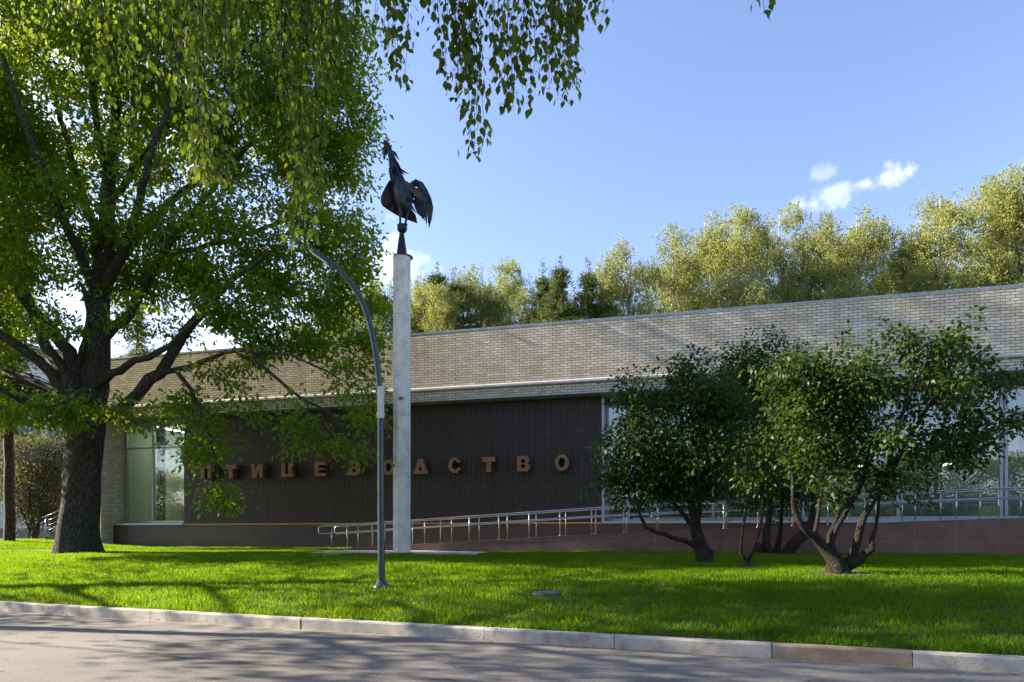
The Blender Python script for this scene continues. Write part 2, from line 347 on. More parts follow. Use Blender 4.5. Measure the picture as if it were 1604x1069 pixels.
class MB:
    """collects boxes, prisms, tubes into one mesh"""
    def __init__(self): self.v = []; self.f = []; self.m = []; self.s = []
    def add(self, vs, fs, mi=0, smooth=False):
        o = len(self.v); self.v += [tuple(map(float, p)) for p in vs]
        for f in fs: self.f.append([i + o for i in f]); self.m.append(mi); self.s.append(smooth)
        return self
    def box(self, x0, x1, y0, y1, z0, z1, mi=0):
        return self.add([(x0, y0, z0), (x1, y0, z0), (x1, y1, z0), (x0, y1, z0), (x0, y0, z1), (x1, y0, z1), (x1, y1, z1), (x0, y1, z1)],
                        [(0, 3, 2, 1), (4, 5, 6, 7), (0, 1, 5, 4), (1, 2, 6, 5), (2, 3, 7, 6), (3, 0, 4, 7)], mi)
    def prism(self, bottom, top, mi=0):
        n = len(bottom)
        return self.add(list(bottom) + list(top), [tuple(range(n))[::-1], tuple(range(n, 2 * n))] + [(i, (i + 1) % n, n + (i + 1) % n, n + i) for i in range(n)], mi)
    def tube(self, pts, r, n=10, mi=0, cap=True):
        pts = [np.array(p, float) for p in pts]; k = len(pts)
        rr = [r] * k if np.isscalar(r) else list(r)
        vs, fs = tube_rings(np.array(pts), np.array(rr), n)
        fs = [tuple(f) for f in fs]
        self.add(vs, fs, mi, True)
        if cap:
            o = len(self.v) - len(vs)
            self.f.append([o + i for i in range(n)][::-1]); self.m.append(mi); self.s.append(False)
            self.f.append([o + (k - 1) * n + i for i in range(n)]); self.m.append(mi); self.s.append(False)
        return self
    def lathe(self, prof, c, n=24, mi=0):
        vs = []; fs = []
        for (r, z) in prof:
            for i in range(n):
                a = 2 * math.pi * i / n; vs.append((c[0] + r * math.cos(a), c[1] + r * math.sin(a), c[2] + z))
        for j in range(len(prof) - 1):
            for i in range(n): fs.append((j * n + i, j * n + (i + 1) % n, (j + 1) * n + (i + 1) % n, (j + 1) * n + i))
        self.add(vs, fs, mi, True)
        o = len(self.v) - len(vs)
        self.f.append([o + i for i in range(n)][::-1]); self.m.append(mi); self.s.append(False)
        self.f.append([o + (len(prof) - 1) * n + i for i in range(n)]); self.m.append(mi); self.s.append(False)
        return self
    def build(self, name, mats, parent=None, bevel=0):
        if not isinstance(mats, (list, tuple)): mats = [mats]
        me = bpy.data.meshes.new(name); me.from_pydata(self.v, [], self.f)
        me.polygons.foreach_set('material_index', self.m); me.polygons.foreach_set('use_smooth', self.s)
        me.update()
        if bevel:
            bm = bmesh.new(); bm.from_mesh(me)
            bmesh.ops.bevel(bm, geom=[e for e in bm.edges], offset=bevel, segments=2, affect='EDGES', profile=.5, clamp_overlap=True)
            bm.to_mesh(me); bm.free()
        return link(name, me, parent, mats)

def tube_rings(pts, rr, n):
    k = len(pts)
    tan = np.gradient(pts, axis=0) if k > 1 else np.array([[0, 0, 1.]])
    tan /= np.linalg.norm(tan, axis=1)[:, None] + 1e-9
    ref = np.array([1., 0, 0]) if abs(tan[0][0]) < .8 else np.array([0, 1., 0])
    u = ref - tan[0] * ref.dot(tan[0]); u /= np.linalg.norm(u)
    ang = 2 * np.pi * np.arange(n) / n; ca, sa = np.cos(ang)[:, None], np.sin(ang)[:, None]
    vs = np.empty((k * n, 3))
    for i in range(k):
        u = u - tan[i] * u.dot(tan[i]); u /= np.linalg.norm(u) + 1e-9
        w = np.cross(tan[i], u)
        vs[i * n:(i + 1) * n] = pts[i] + rr[i] * (ca * u + sa * w)
    i = np.arange(n); j = (i + 1) % n
    fs = np.concatenate([np.stack([a * n + i, a * n + j, (a + 1) * n + j, (a + 1) * n + i], 1) for a in range(k - 1)])
    return vs, fs

def smooth_poly(pts, rr, step):
    pts = np.array(pts, float); rr = np.array(rr, float); outp = []; outr = []
    k = len(pts)
    for i in range(k - 1):
        p0 = pts[max(i - 1, 0)]; p1 = pts[i]; p2 = pts[i + 1]; p3 = pts[min(i + 2, k - 1)]
        m = max(1, int(np.linalg.norm(p2 - p1) / step))
        for j in range(m):
            t = j / m
            outp.append(.5 * (2 * p1 + (p2 - p0) * t + (2 * p0 - 5 * p1 + 4 * p2 - p3) * t * t + (3 * p1 - p0 - 3 * p2 + p3) * t ** 3))
            outr.append(rr[i] * (1 - t) + rr[i + 1] * t)
    outp.append(pts[-1]); outr.append(rr[-1])
    return np.array(outp), np.array(outr)

# ------------------------------------------------------------------ trees
def grow(limbs, attrs, rng, step=.35, tip=.006, pw=.5, wpath=.3, jitter=.06, lift=.1):
    cap = 400 + sum(len(l[0]) * 40 for l in limbs) + len(attrs) * 14
    Pn = np.zeros((cap, 3)); par = np.full(cap, -1); minr = np.zeros(cap); plen = np.zeros(cap); n = 0
    for (pts, rr) in limbs:
        p, r = smooth_poly(pts, rr, step)
        if n == 0: prev = -1; st = 0
        else:
            prev = int(np.argmin(np.linalg.norm(Pn[:n] - p[0], axis=1))); st = 0
        for i in range(st, len(p)):
            Pn[n] = p[i] + (rng.normal(0, jitter * .35, 3) * min(1, .3 / (r[i] + .05)) if 0 < i else 0); par[n] = prev; minr[n] = r[i]
            plen[n] = plen[prev] + np.linalg.norm(Pn[n] - Pn[prev]) if prev >= 0 else 0
            prev = n; n += 1
    attrs = np.asarray(attrs)
    d0 = np.array([np.min(np.linalg.norm(Pn[:n] - a, axis=1)) for a in attrs]) if len(attrs) else np.array([])
    tips = []
    for ai in np.argsort(d0 + rng.uniform(0, .3, len(d0))):
        a = attrs[ai]
        d = np.linalg.norm(Pn[:n] - a, axis=1)
        j = int(np.argmin(d + wpath * plen[:n])); dist = d[j]
        if n + int(dist / step) + 4 >= cap: break
        k = max(2, int(dist / step + .5))
        dirj = Pn[j] - Pn[par[j]] if par[j] >= 0 else np.array([0, 0, 1.])
        dirj = dirj / (np.linalg.norm(dirj) + 1e-9)
        c1 = Pn[j] + dirj * dist * .3; c2 = a - (a - Pn[j]) * .3 + np.array([0, 0, dist * lift])
        prev = j
        for q in range(1, k + 1):
            t = q / k
            p = (1 - t) ** 3 * Pn[j] + 3 * (1 - t) ** 2 * t * c1 + 3 * (1 - t) * t * t * c2 + t ** 3 * a
            if q < k: p = p + rng.normal(0, jitter, 3)
            Pn[n] = p; par[n] = prev; plen[n] = plen[prev] + np.linalg.norm(p - Pn[prev]); prev = n; n += 1
        tips.append(n - 1)
    Pn, par, minr = Pn[:n], par[:n], minr[:n]
    cnt = np.zeros(n); kids = [[] for _ in range(n)]
    for i in range(n - 1, -1, -1):
        if not kids[i]: cnt[i] = 1
        if par[i] >= 0: cnt[par[i]] += cnt[i]; kids[par[i]].append(i)
    r = np.maximum(tip * cnt ** pw, minr)
    return Pn, par, r, kids, np.array(tips, int), minr

def skeleton_mesh(name, sk, sides=lambda r: 12 if r > .2 else (8 if r > .06 else (5 if r > .02 else 3)), flare=None, rmin=0.0, rough=None):
    Pn, par, r, kids, tips, minr = sk
    V = []; Fs = []; o = 0
    stack = [(i, None) for i in range(len(par)) if par[i] < 0]
    while stack:
        i, pr = stack.pop()
        idx = [] if pr is None else [pr]; rr = [] if pr is None else [min(r[pr], r[i] * 1.25)]
        cur = i
        while True:
            idx.append(cur); rr.append(r[cur] if not (pr is not None and len(idx) == 2) else min(r[cur], rr[0]))
            if not kids[cur]: break
            ks = sorted(kids[cur], key=lambda c: -r[c])
            for c in ks[1:]: stack.append((c, cur))
            cur = ks[0]
        if len(idx) < 2 or max(rr) < rmin: continue
        rr = np.array(rr); rr[-1] *= .5
        pts = Pn[idx]
        n = sides(rr[0])
        vs, fs = tube_rings(pts, rr, n)
        if rough is not None and rr[0] > .2: vs = rough(vs, pts, rr, n)
        V.append(vs); Fs.append(fs + o); o += len(vs)
    V = np.concatenate(V); Fs = np.concatenate(Fs)
    return mesh_np(name, V, [Fs], smooth=True)

T_OAK = (np.array([(0, 0, 0), (-.20, .30, .05), (-.13, .46, .02), (-.30, .68, .03), (-.12, .9, -.02), (0, 1, -.06), (.12, .9, -.02), (.30, .68, .03), (.13, .46, .02), (.20, .30, .05), (0, .5, 0)]),
         np.array([(0, 10, 2, 1), (10, 5, 4, 3), (0, 9, 8, 10), (10, 7, 6, 5)]), np.array([(10, 3, 2), (10, 8, 7)]))
T_BIRCH = (np.array([(0, 0, 0), (-.26, .20, .03), (-.34, .40, .04), (-.20, .68, .02), (0, 1, -.05), (.20, .68, .02), (.34, .40, .04), (.26, .20, .03), (0, .42, -.02)]),
           np.array([(0, 8, 2, 1), (8, 4, 3, 2), (0, 7, 6, 8), (8, 6, 5, 4)]), None)
T_OVATE = (np.array([(0, 0, 0), (-.24, .18, .04), (-.28, .42, .05), (0, 1, -.10), (.28, .42, .05), (.24, .18, .04), (0, .45, -.01)]),
           np.array([(0, 6, 2, 1), (0, 5, 4, 6)]), np.array([(6, 3, 2), (6, 4, 3)]))
T_QUAD = (np.array([(0, 0, 0), (-.28, .5, .05), (0, 1, 0), (.28, .5, .05)]), None, np.array([(0, 2, 1), (0, 3, 2)]))
T_NEEDLE = (np.array([(-.05, 0, 0), (-.13, .6, .0), (0, 1, 0), (.13, .6, 0), (.05, 0, 0)]), np.array([(0, 4, 3, 1)]), np.array([(1, 3, 2)]))

def unit(a): return a / (np.linalg.norm(a, axis=1)[:, None] + 1e-9)
def leaves_mesh(name, c, axis, normal, size, tpl, tint):
    axis = unit(axis); side = unit(np.cross(axis, normal)); nrm = np.cross(side, axis)
    tv, tq, tt = tpl; k = len(tv); n = len(c)
    s = size[:, None, None]
    V = c[:, None, :] + s * (tv[None, :, 0:1] * side[:, None, :] + tv[None, :, 1:2] * axis[:, None, :] + tv[None, :, 2:3] * nrm[:, None, :])
    off = (np.arange(n) * k)[:, None, None]
    fs = []
    if tq is not None: fs.append((tq[None] + off).reshape(-1, 4))
    if tt is not None: fs.append((tt[None] + off).reshape(-1, 3))
    return mesh_np(name, V.reshape(-1, 3), fs, tint=np.repeat(tint, k), smooth=False)

def cluster(tips, dirs, rng, per, rxy, rz, size, out=.6, down=.35, up=.8, tint_c=None, sz_var=.3):
    n = len(tips) * per
    b = np.repeat(tips, per, 0)
    off = rng.normal(0, 1, (n, 3)) * np.array([rxy, rxy, rz])
    c = b + off
    ax = unit(off / np.array([rxy, rxy, rz])) * out + rng.normal(0, .45, (n, 3)) + np.array([0, 0, -down]) + np.repeat(dirs, per, 0) * .3
    nr = rng.normal(0, .55, (n, 3)) + np.array([0, 0, up])
    sz = size * rng.uniform(1 - sz_var, 1 + sz_var, n)
    tc = rng.uniform(0, 1, len(tips)) if tint_c is None else tint_c
    tint = np.clip(np.repeat(tc, per) * .55 + rng.uniform(0, .45, n), 0, 1)
    return c, ax, nr, sz, tint

def lobes(rng, L, dens, reject=None, inner=.45):
    out = []
    for (c, r) in L:
        c = np.array(c, float); r = np.array(r, float)
        n = max(3, int(dens * (r[0] * r[1] * r[2]) ** (2 / 3)))
        v = unit(rng.normal(0, 1, (n, 3))); rr = rng.uniform(inner ** 2, 1, n) ** .5
        out.append(c + v * r * rr[:, None])
    A = np.concatenate(out)
    if reject is not None: A = A[~reject(A, rng)]
    return A

def tip_dirs(sk):
    Pn, par, r, kids, tips, minr = sk
    return unit(Pn[tips] - Pn[par[par[tips]]])
def to_px(A):
    return CX + A[:, 0] * F / A[:, 1], HY - (A[:, 2] - EYE) * F / A[:, 1]

def make_tree(name, base, label, cat, sk_mesh, bark, leaf_me, leaf, group=None):
    """Empty at the base, trunk and crown below it; the meshes come in world coordinates and are moved to the base"""
    t = empty(name, base, label, cat, group)
    for nm, me, m in (('trunk', sk_mesh, bark), ('crown', leaf_me, leaf)):
        me.transform(Matrix.Translation(-Vector(base)))
        link(nm, me, t, [m])
    return t
def copy_tree(src, loc, label, group, rz=0, scale=(1, 1, 1), name=None):
    c = src.copy(); COL.objects.link(c); c.location = loc; c.rotation_euler = (0, 0, rz); c.scale = scale
    c['label'] = label
    if group: c['group'] = group
    for ch in [o for o in bpy.data.objects if o.parent == src]:
        k = ch.copy(); COL.objects.link(k); k.parent = c
    return c

# ================================================================== SETTING
def build_ground():
    mb = MB(); mb.add([(-900, -900, -.03), (900, -900, -.03), (900, 1500, -.03), (-900, 1500, -.03)], [(0, 1, 2, 3)])
    tagit(mb.build('ground', M['far_ground']), kind='structure')
    # road: from the kerb face to far behind the camera
    mb = MB()
    def kp(q, t, z): p = KP + KD * q + KN * t; return (p[0], p[1], z)
    mb.add([kp(-120, -13, 0), kp(120, -13, 0), kp(120, 0.05, 0), kp(-120, 0.05, 0)], [(0, 1, 2, 3)])
    tagit(mb.build('road', M['asphalt']), kind='structure')
    # lawn sheet
    qs = np.concatenate([np.linspace(-120, -12, 30)[:-1], np.linspace(-12, 30, 85), np.linspace(30, 120, 25)[1:]])
    ts = np.concatenate([np.linspace(0.0, 12, 49), np.linspace(12, 40, 29)[1:], [60, 100]])
    V = []
    for t in ts:
        for q in qs:
            p = KP + KD * q + KN * (t + .18); V.append((p[0], p[1], float(gz(p[0], p[1])) - .012))
    nq = len(qs); Fc = [(a * nq + b, a * nq + b + 1, (a + 1) * nq + b + 1, (a + 1) * nq + b) for a in range(len(ts) - 1) for b in range(nq - 1)]
    me = mesh_np('lawn', V, [np.array(Fc)], smooth=True)
    tagit(link('lawn', me, None, [M['earth']]), kind='structure')
    # kerb of separate stones; the joints stand where the photo shows them
    k = MB(); k.box(-60, 60, .03, .15, -.02, .10)
    kerb = tagit(k.build('kerb', M['kerb']), kind='structure')
    kerb.location = (KP[0], KP[1], 0); kerb.rotation_euler = (0, 0, math.atan2(KD[1], KD[0]))
    def q_of(x):   # kerb position under photo column x
        kk = (x - CX) / F
        return (kk * KP[1] - KP[0]) / (KD[0] - kk * KD[1])
    js = [q_of(v) for v in (35, 235, 470, 758, 962, 1209, 1430)]
    js = [js[0] - 3.0 * i for i in range(14, 0, -1)] + js + [js[-1] + 2.4 * i for i in range(1, 14)]
    rnd = random.Random(4)
    for a, b in zip(js[:-1], js[1:]):
        s = MB(); dz = rnd.uniform(-.004, .004); dy = rnd.uniform(-.006, .006)
        z = .165 + dz
        x0, x1 = a + .006, b - .006
        prof = [(0 + dy, 0.0), (0.012 + dy, z - .02), (.03 + dy, z), (.18, z), (.18, -.0)]
        s.prism([(x0, y, zz) for y, zz in prof], [(x1, y, zz) for y, zz in prof])
        brown = abs(a - q_of(1209)) < .05
        o = s.build('kerb_stone', M['kerb_brown'] if brown else M['kerb'], kerb)
        if brown: o['label'] = 'brown stained kerb stone'
build_ground()

# ------------------------------------------------------------------ building
def build_building():
    B = empty('exhibition_hall', (P0[0], P0[1], 0), 'long low pale brick pavilion with dark board-clad wall and tall windows behind the lawn', 'building', rz=-TH)
    SL, SR = -18.85, 21.0; TOP, LEDT, LEDB, FB = 9.03, 7.0, 6.86, 6.47
    DB = 17.0
    mb = MB(); mb.box(SL, SR, 0, .35, LEDB, TOP); mb.box(SL, SR, .03, .35, FB + .03, LEDB)
    mb.build('brick_fascia', M['brick'], B)
    for a in (SL, SR - .35): MB().box(a, a + .35, .35, DB, FB + .03, TOP - .002).build('end_wall', M['brick_side'], B)
    mb = MB(); mb.box(SL - .03, SR + .03, -.008, .42, TOP, TOP + .07); mb.box(SL - .03, SL + .42, .42, DB, TOP, TOP + .07); mb.build('coping', M['coping'], B)
    # small fixings along the coping
    for i in range(26): MB().box(SL + .8 + i * 1.5, SL + .84 + i * 1.5, .0, .04, TOP + .07, TOP + .085).build('coping_clip', M['ledge'], B)
    mb = MB(); prof = [(.03, LEDB), (-.05, LEDB), (-.075, LEDB + .03), (-.075, LEDT - .05), (-.04, LEDT - .005), (.0, LEDT)]
    prof = [(y, z) for y, z in prof]
    mb.prism([(SL, y, z) for y, z in prof], [(SR, y, z) for y, z in prof]); mb.build('ledge', M['ledge'], B)
    mb = MB(); mb.box(SL, SR, -.03, .40, FB, FB + .03); mb.build('drip_trim', M['coping'], B)
    mb = MB(); mb.box(SL + .05, SR, .40, DB, FB - .0, FB + .03); mb.build('soffit', M['soffit'], B)
    mb = MB(); mb.box(SL + .05, SR - .05, .36, DB, 8.6, 8.68); mb.build('roof', M['grey_base'], B)
    # pier at the left end
    mb = MB(); mb.box(SL, -18.58, .02, .32, .98, FB); mb.build('pier', M['brick'], B)
    mb = MB(); mb.box(SL, -18.58, .32, 8.0, .98, FB - .002); mb.build('side_wall', M['brick_side'], B)
    mb = MB(); mb.box(SL - .02, -18.56, 0, 8.0, .3, .98); mb.build('pier_base', M['plinth'], B)
    # plinth
    mb = MB(); mb.box(-18.559, SR, .66, 1.6, .3, 1.83); mb.build('plinth', M['plinth'], B)
    mb = MB(); mb.box(-9.9, -9.55, .645, .66, .95, 1.04); mb.build('vent', M['int_dark'], B)
    mb = MB(); mb.box(-14.83, 3.2, .62, .70, 1.84, 1.895); mb.build('base_strip', M['yellow'], B)
    # dark boards
    rnd = random.Random(7)
    mb = MB(); x = -14.83; i = 0
    rows = [1.90, 3.19, 5.18, FB - .03]
    while x < 3.19:
        w = min(.207, 3.20 - x)
        for r in range(3):
            z0, z1 = rows[r], rows[r + 1]
            sh = .06 if i % 2 else -.02
            if r > 0: z0 += sh
            if r < 2: z1 += sh
            d = .655 + rnd.uniform(-.003, .004)
            mb.box(x + .004, x + w - .004, d, .72, z0 + .003, z1 - .003, 0)
        for z in (3.19, 5.18):
            z += (.06 if i % 2 else -.02)
            if rnd.random() < .8: mb.box(x + .01, x + .03, .645, .66, z - .02, z + .02, 1)
            if rnd.random() < .35: mb.box(x + .02, x + w - .02, .648, .66, z - .004, z + .004, 1)
        if rnd.random() < .1:
            z = rnd.choice((5.9, 4.45, 2.6)); mb.box(x + .08, x + .10, .645, .66, z, z + .025, 1)
        x += w; i += 1
    mb.box(-14.83, 3.2, .73, .80, 1.86, FB - .02, 2)
    mb.build('board_cladding', [M['board'], M['clip'], M['int_dark']], B)
    mb = MB(); mb.box(3.205, 3.29, .63, 1.36, 1.84, FB - .01); mb.build('cladding_edge', M['frame'], B)
    # left window
    def window(s0, s1, mull, trans, z0, z1, mats, gm, dbl=False, open_leaf=None):
        f = MB(); d0, d1 = 1.30, 1.40; fw = .07
        f.box(s0, s1, d0, d1, z0, z0 + .12); f.box(s0, s1, d0, d1, z1 - .07, z1)
        f.box(s0, s0 + fw, d0 + .002, d1, z0 + .12, z1 - .07); f.box(s1 - fw, s1, d0 + .002, d1, z0 + .12, z1 - .07)
        for m in mull: f.box(m - .045, m + .045, d0 - .012, d1, z0 + .12, z1 - .07)
        edges = [s0 + fw] + [v for m in mull for v in (m - .045, m + .045)] + [s1 - fw]
        for t in trans:
            for a, b in zip(edges[::2], edges[1::2]): f.box(a, b, d0 + .004, d1, t - .035, t + .035)
        w = f.build('window', mats, B)
        p = MB()
        zs = [z0 + .12] + [v for t in trans for v in (t - .035, t + .035)] + [z1 - .07]
        for a, b in zip(edges[::2], edges[1::2]):
            for c, e in zip(zs[::2], zs[1::2]):
                p.add([(a, 1.35, c), (b, 1.35, c), (b, 1.35, e), (a, 1.35, e)], [(0, 1, 2, 3)])
        p.build('pane', gm, w)
        return w
    window(-18.53, -14.86, [-17.05], [5.32], 1.93, 6.43, M['frame'], M['glass_green'])
    window(3.30, 19.2, [4.1, 7.1, 10.1, 13.05, 16.06, 16.20, 18.2], [5.42], 1.93, 6.22, M['frame'], M['glass'])
    mb = MB(); mb.box(3.30, 19.2, 1.28, 1.42, 6.23, FB - .003); mb.build('window_head', M['soffit'], B)
    mb = MB(); mb.box(-18.55, -14.84, .58, 1.42, 1.84, 1.925); mb.build('window_sill', M['frame'], B)
    mb = MB(); mb.box(3.30, 19.2, .58, 1.42, 1.84, 1.925); mb.build('window_sill', M['frame'], B)
    mb = MB(); mb.box(19.2, SR, .66, 8, 1.83, FB - .003); mb.build('end_pier', M['brick'], B)
    # inside
    mb = MB(); mb.box(-18.56, SR - .36, 1.6, DB - .01, 1.70, 1.84); mb.build('floor', M['int_wall'], B)
    mb = MB(); mb.box(-18.56, SR - .36, 10.5, 10.7, 1.84, FB - .005); mb.box(-13.9, -13.7, 1.45, 10.5, 1.84, FB - .006); mb.build('interior_wall', M['int_wall'], B)
    mb = MB(); mb.box(-17.4, -17.25, 1.9, 2.3, 1.84, FB - .006); mb.box(-16.9, -16.75, 4.2, 6.0, 1.84, FB - .006); mb.build('interior_column', M['int_dark'], B)
    st = MB()
    for i in range(9): st.box(-17.0 + i * .28, -14.4, 3.0, 4.1, 1.84 + i * .17, 1.84 + (i + 1) * .17 - .004)
    st.build('staircase', M['int_white'], B)
    h = MB(); h.tube([(-17.2, 2.98, 2.75), (-14.6, 2.98, 4.35)], .03, 8); h.tube([(-17.4, 4.1, 2.95), (-15.8, 4.1, 3.95)], .03, 8)
    for i in range(4): h.tube([(-16.9 + i * .7, 2.98, 1.95 + i * .42), (-16.9 + i * .7, 2.98, 2.93 + i * .43)], .015, 6)
    h.build('stair_rail', M['int_dark'], B)
    for (a, b, c, e, z) in [(4.6, 5.6, 2.4, 2.9, 2.7), (10.3, 11.0, 2.2, 2.7, 3.9), (11.3, 12.6, 2.0, 2.6, 2.62), (13.25, 14.9, 2.0, 2.7, 2.65), (16.6, 17.5, 2.2, 2.5, 3.95), (15.3, 16.0, 4, 4.4, 3.4), (7.6, 9.6, 3.0, 3.6, 2.7)]:
        MB().box(a, b, c, e, 1.845, z).build('display_case', M['int_white'], B)
    for (a, d, z) in [(6.2, 4, 4.0), (9.4, 4, 4.0), (12.5, 4, 4.0), (15.4, 3.6, 4.0), (17.6, 3.6, 4.0)]:
        MB().box(a, a + .07, d, d + 1.3, z, z + .05).build('hanging_lamp', M['tube_light'], B)
    for a in (-17.4, -16.2, -15.0): MB().box(a, a + .12, 1.8, 9.5, 6.32, 6.38).build('bay_fill_lamp', M['tube_fill'], B)  # unseen ceiling tubes, added to brighten the left bay behind its window
    MB().box(-18.575, -18.52, 1.45, 10.49, 1.85, FB - .01).build('interior_lining', M['int_bright'], B)
    MB().box(-18.5, -13.95, 10.40, 10.49, 1.85, FB - .01).build('interior_lining', M['int_bright'], B)
    # sign letters, each of stacked wooden laths
    S = empty('lettering', (P0[0], P0[1], 0), 'row of boxy brown wooden lath letters fixed across the dark board wall', 'sign', rz=-TH)
    def iv(ch, y):
        q = lambda c, r, rx: (rx * math.sqrt(max(0, 1 - ((y - c) / r) ** 2)) if abs(y - c) < r else None)
        if ch == 'П': return [(0, 1)] if y > .76 else [(0, .32), (.68, 1)]
        if ch == 'Т': return [(0, 1)] if y > .70 else [(.33, .67)]
        if ch == 'И':
            c = .26 + .48 * y; return merge([(0, .30), (.70, 1), (c - .17, c + .17)])
        if ch == 'Ц': return [(0, 1.08)] if y < .24 else [(0, .30), (.62, .92)]
        if ch == 'Е': return [(0, .95)] if (y > .78 or y < .23) else ([(0, .80)] if .40 < y < .60 else [(0, .32)])
        if ch == 'В':
            a = q(.73, .29, .40); b = q(.27, .29, .45); R = .52 + max(a or 0, b or 0)
            if .20 < y < .40 or .61 < y < .80: return [(0, .32), (.60, R)]
            return [(0, R)]
        if ch == 'О':
            a = q(.5, .51, .52); b = q(.5, .27, .25); return [(.5 - a, .5 + a)] if b is None else [(.5 - a, .5 - b), (.5 + b, .5 + a)]
        if ch == 'С':
            a = q(.5, .51, .52); b = q(.5, .27, .25)
            if b is None: return [(.5 - a, .5 + a * .85)]
            return [(.5 - a, .5 - b)] if abs(y - .5) < .17 else [(.5 - a, .5 - b), (.5 + b * 1.1, .5 + a)]
        if ch == 'Д':
            if y < .22: return [(-.08, 1.08)]
            l = .02 + .32 * (y - .1); g = l + .30
            return [(l, g), (1 - g, 1 - l)] if g < .49 and y < .72 else [(l, 1 - l)]
    def merge(v):
        v = sorted(v); o = [list(v[0])]
        for a, b in v[1:]:
            if a <= o[-1][1] + .02: o[-1][1] = max(o[-1][1], b)
            else: o.append([a, b])
        return [(max(0, a), min(1, b)) for a, b in o]
    cs = [(322, 741), (361, 740), (402, 739), (449, 738), (501, 736), (555, 735), (608, 733), (658, 732.5), (712, 731), (765, 728), (820, 727), (880, 726)]
    for ch, (x, y) in zip('ПТИЦЕВОДСТВО', cs):
        s = ws(x, .3); H = .58; W = .50; z0 = 4.06 - H / 2
        mb = MB(); n = 9
        for i in range(n):
            ya, yb = (i + .06) / n, (i + .92) / n
            for (a, b) in iv(ch, (i + .5) / n):
                dj = .004 * ((i * 7) % 3)
                mb.box(s + (a - .5) * W, s + (b - .5) * W, .30 + dj, .40, z0 + ya * H, z0 + yb * H, 0)
                mb.box(s + (a - .5) * W + .008, s + (b - .5) * W - .008, .40, .652, z0 + i / n * H, z0 + (i + 1) / n * H - .0005, 1)
        mb.build('letter', [M['wood'], M['wood_side']], S)
    return B
build_building()

# ------------------------------------------------------------------ ramp and handrails
RZ = [(-6.7, .88), (-6.21, .91), (-2.0, 1.16), (3.2, 1.46), (6.5, 1.60), (10.36, 1.75), (14.7, 1.91), (17, 1.93), (21, 1.93)]
def rz_at(s):
    return float(np.interp(s, [a for a, b in RZ], [b for a, b in RZ]))
def build_ramp():
    R = empty('access_ramp', (P0[0], P0[1], 0), 'long sloping access ramp with brown tiled side wall along the building', 'ramp', rz=-TH)
    ss = [a for a, b in RZ]
    front = [(s, rz_at(s)) for s in ss]
    n = len(front)
    vs = [(s, -2.1, .3) for s, z in front] + [(s, -2.1, z - .02) for s, z in front]
    fs = [(i, i + 1, n + i + 1, n + i) for i in range(n - 1)]
    o = len(vs); vs += [(s, -1.96, .3) for s, z in front] + [(s, -1.96, z - .02) for s, z in front]
    fs += [(o + i + 1, o + i, o + n + i, o + n + i + 1) for i in range(n - 1)] + [(n + i, n + i + 1, o + n + i + 1, o + n + i) for i in range(n - 1)]
    fs += [(0, n, o + n, o), (n - 1, o + n - 1, o + 2 * n - 1, 2 * n - 1)]
    MB().add(vs, fs).build('side_wall', M['ramp_tile'], R)
    vs = [(s, -2.12, z - .018) for s, z in front] + [(s, .57, z - .018) for s, z in front] + [(s, -2.12, z) for s, z in front] + [(s, .57, z) for s, z in front]
    fs = [(i, i + 1, n + i + 1, n + i)[::-1] for i in range(n - 1)] + [(2 * n + i, 2 * n + i + 1, 3 * n + i + 1, 3 * n + i) for i in range(n - 1)]
    fs += [(i, i + 1, 2 * n + i + 1, 2 * n + i) for i in range(n - 1)]
    MB().add(vs, fs).build('ramp_floor', M['ramp_top'], R)
    for nm, d, lab, posts, s0, gap in (('handrail', -2.0, 'stainless steel handrail on the lawn side of the ramp, its end loop farther left', [-6.21 + 1.0475 * i for i in range(26)], -6.62, .06),
                                     ('handrail', -.75, 'stainless steel handrail on the wall side of the ramp, behind the other rail', [-6.27 + 1.05 * i for i in range(26)], -6.68, .06)):
        H = empty(nm, (P0[0], P0[1], 0), lab, 'handrail', rz=-TH)
        for s in posts:
            p = MB(); z = rz_at(s); p.tube([(s, d, z - .01), (s, d, z + .825)], .021, 8)
            p.lathe([(.05, 0), (.05, .008), (.03, .012)], (s, d, z), 10)
            p.build('post', M['steel_post'], H)
        S = np.linspace(s0, 20, 60)
        lo = .58; hi = .85
        top = [(s, d - .0, rz_at(s) + hi) for s in S]; low = [(s, d - .045, rz_at(s) + lo) for s in S]
        e = rz_at(s0)
        loop = [(s0 - .02, d - .045, e + lo), (s0 - .085, d - .04, e + lo + .03), (s0 - .11, d - .02, e + (lo + hi) / 2 + .02), (s0 - .10, d - .005, e + hi - .03), (s0 - .03, d, e + hi)]
        r = MB(); r.tube(low[::-1] + loop + top, .023, 8); r.build('rail', M['steel'], H)
build_ramp()

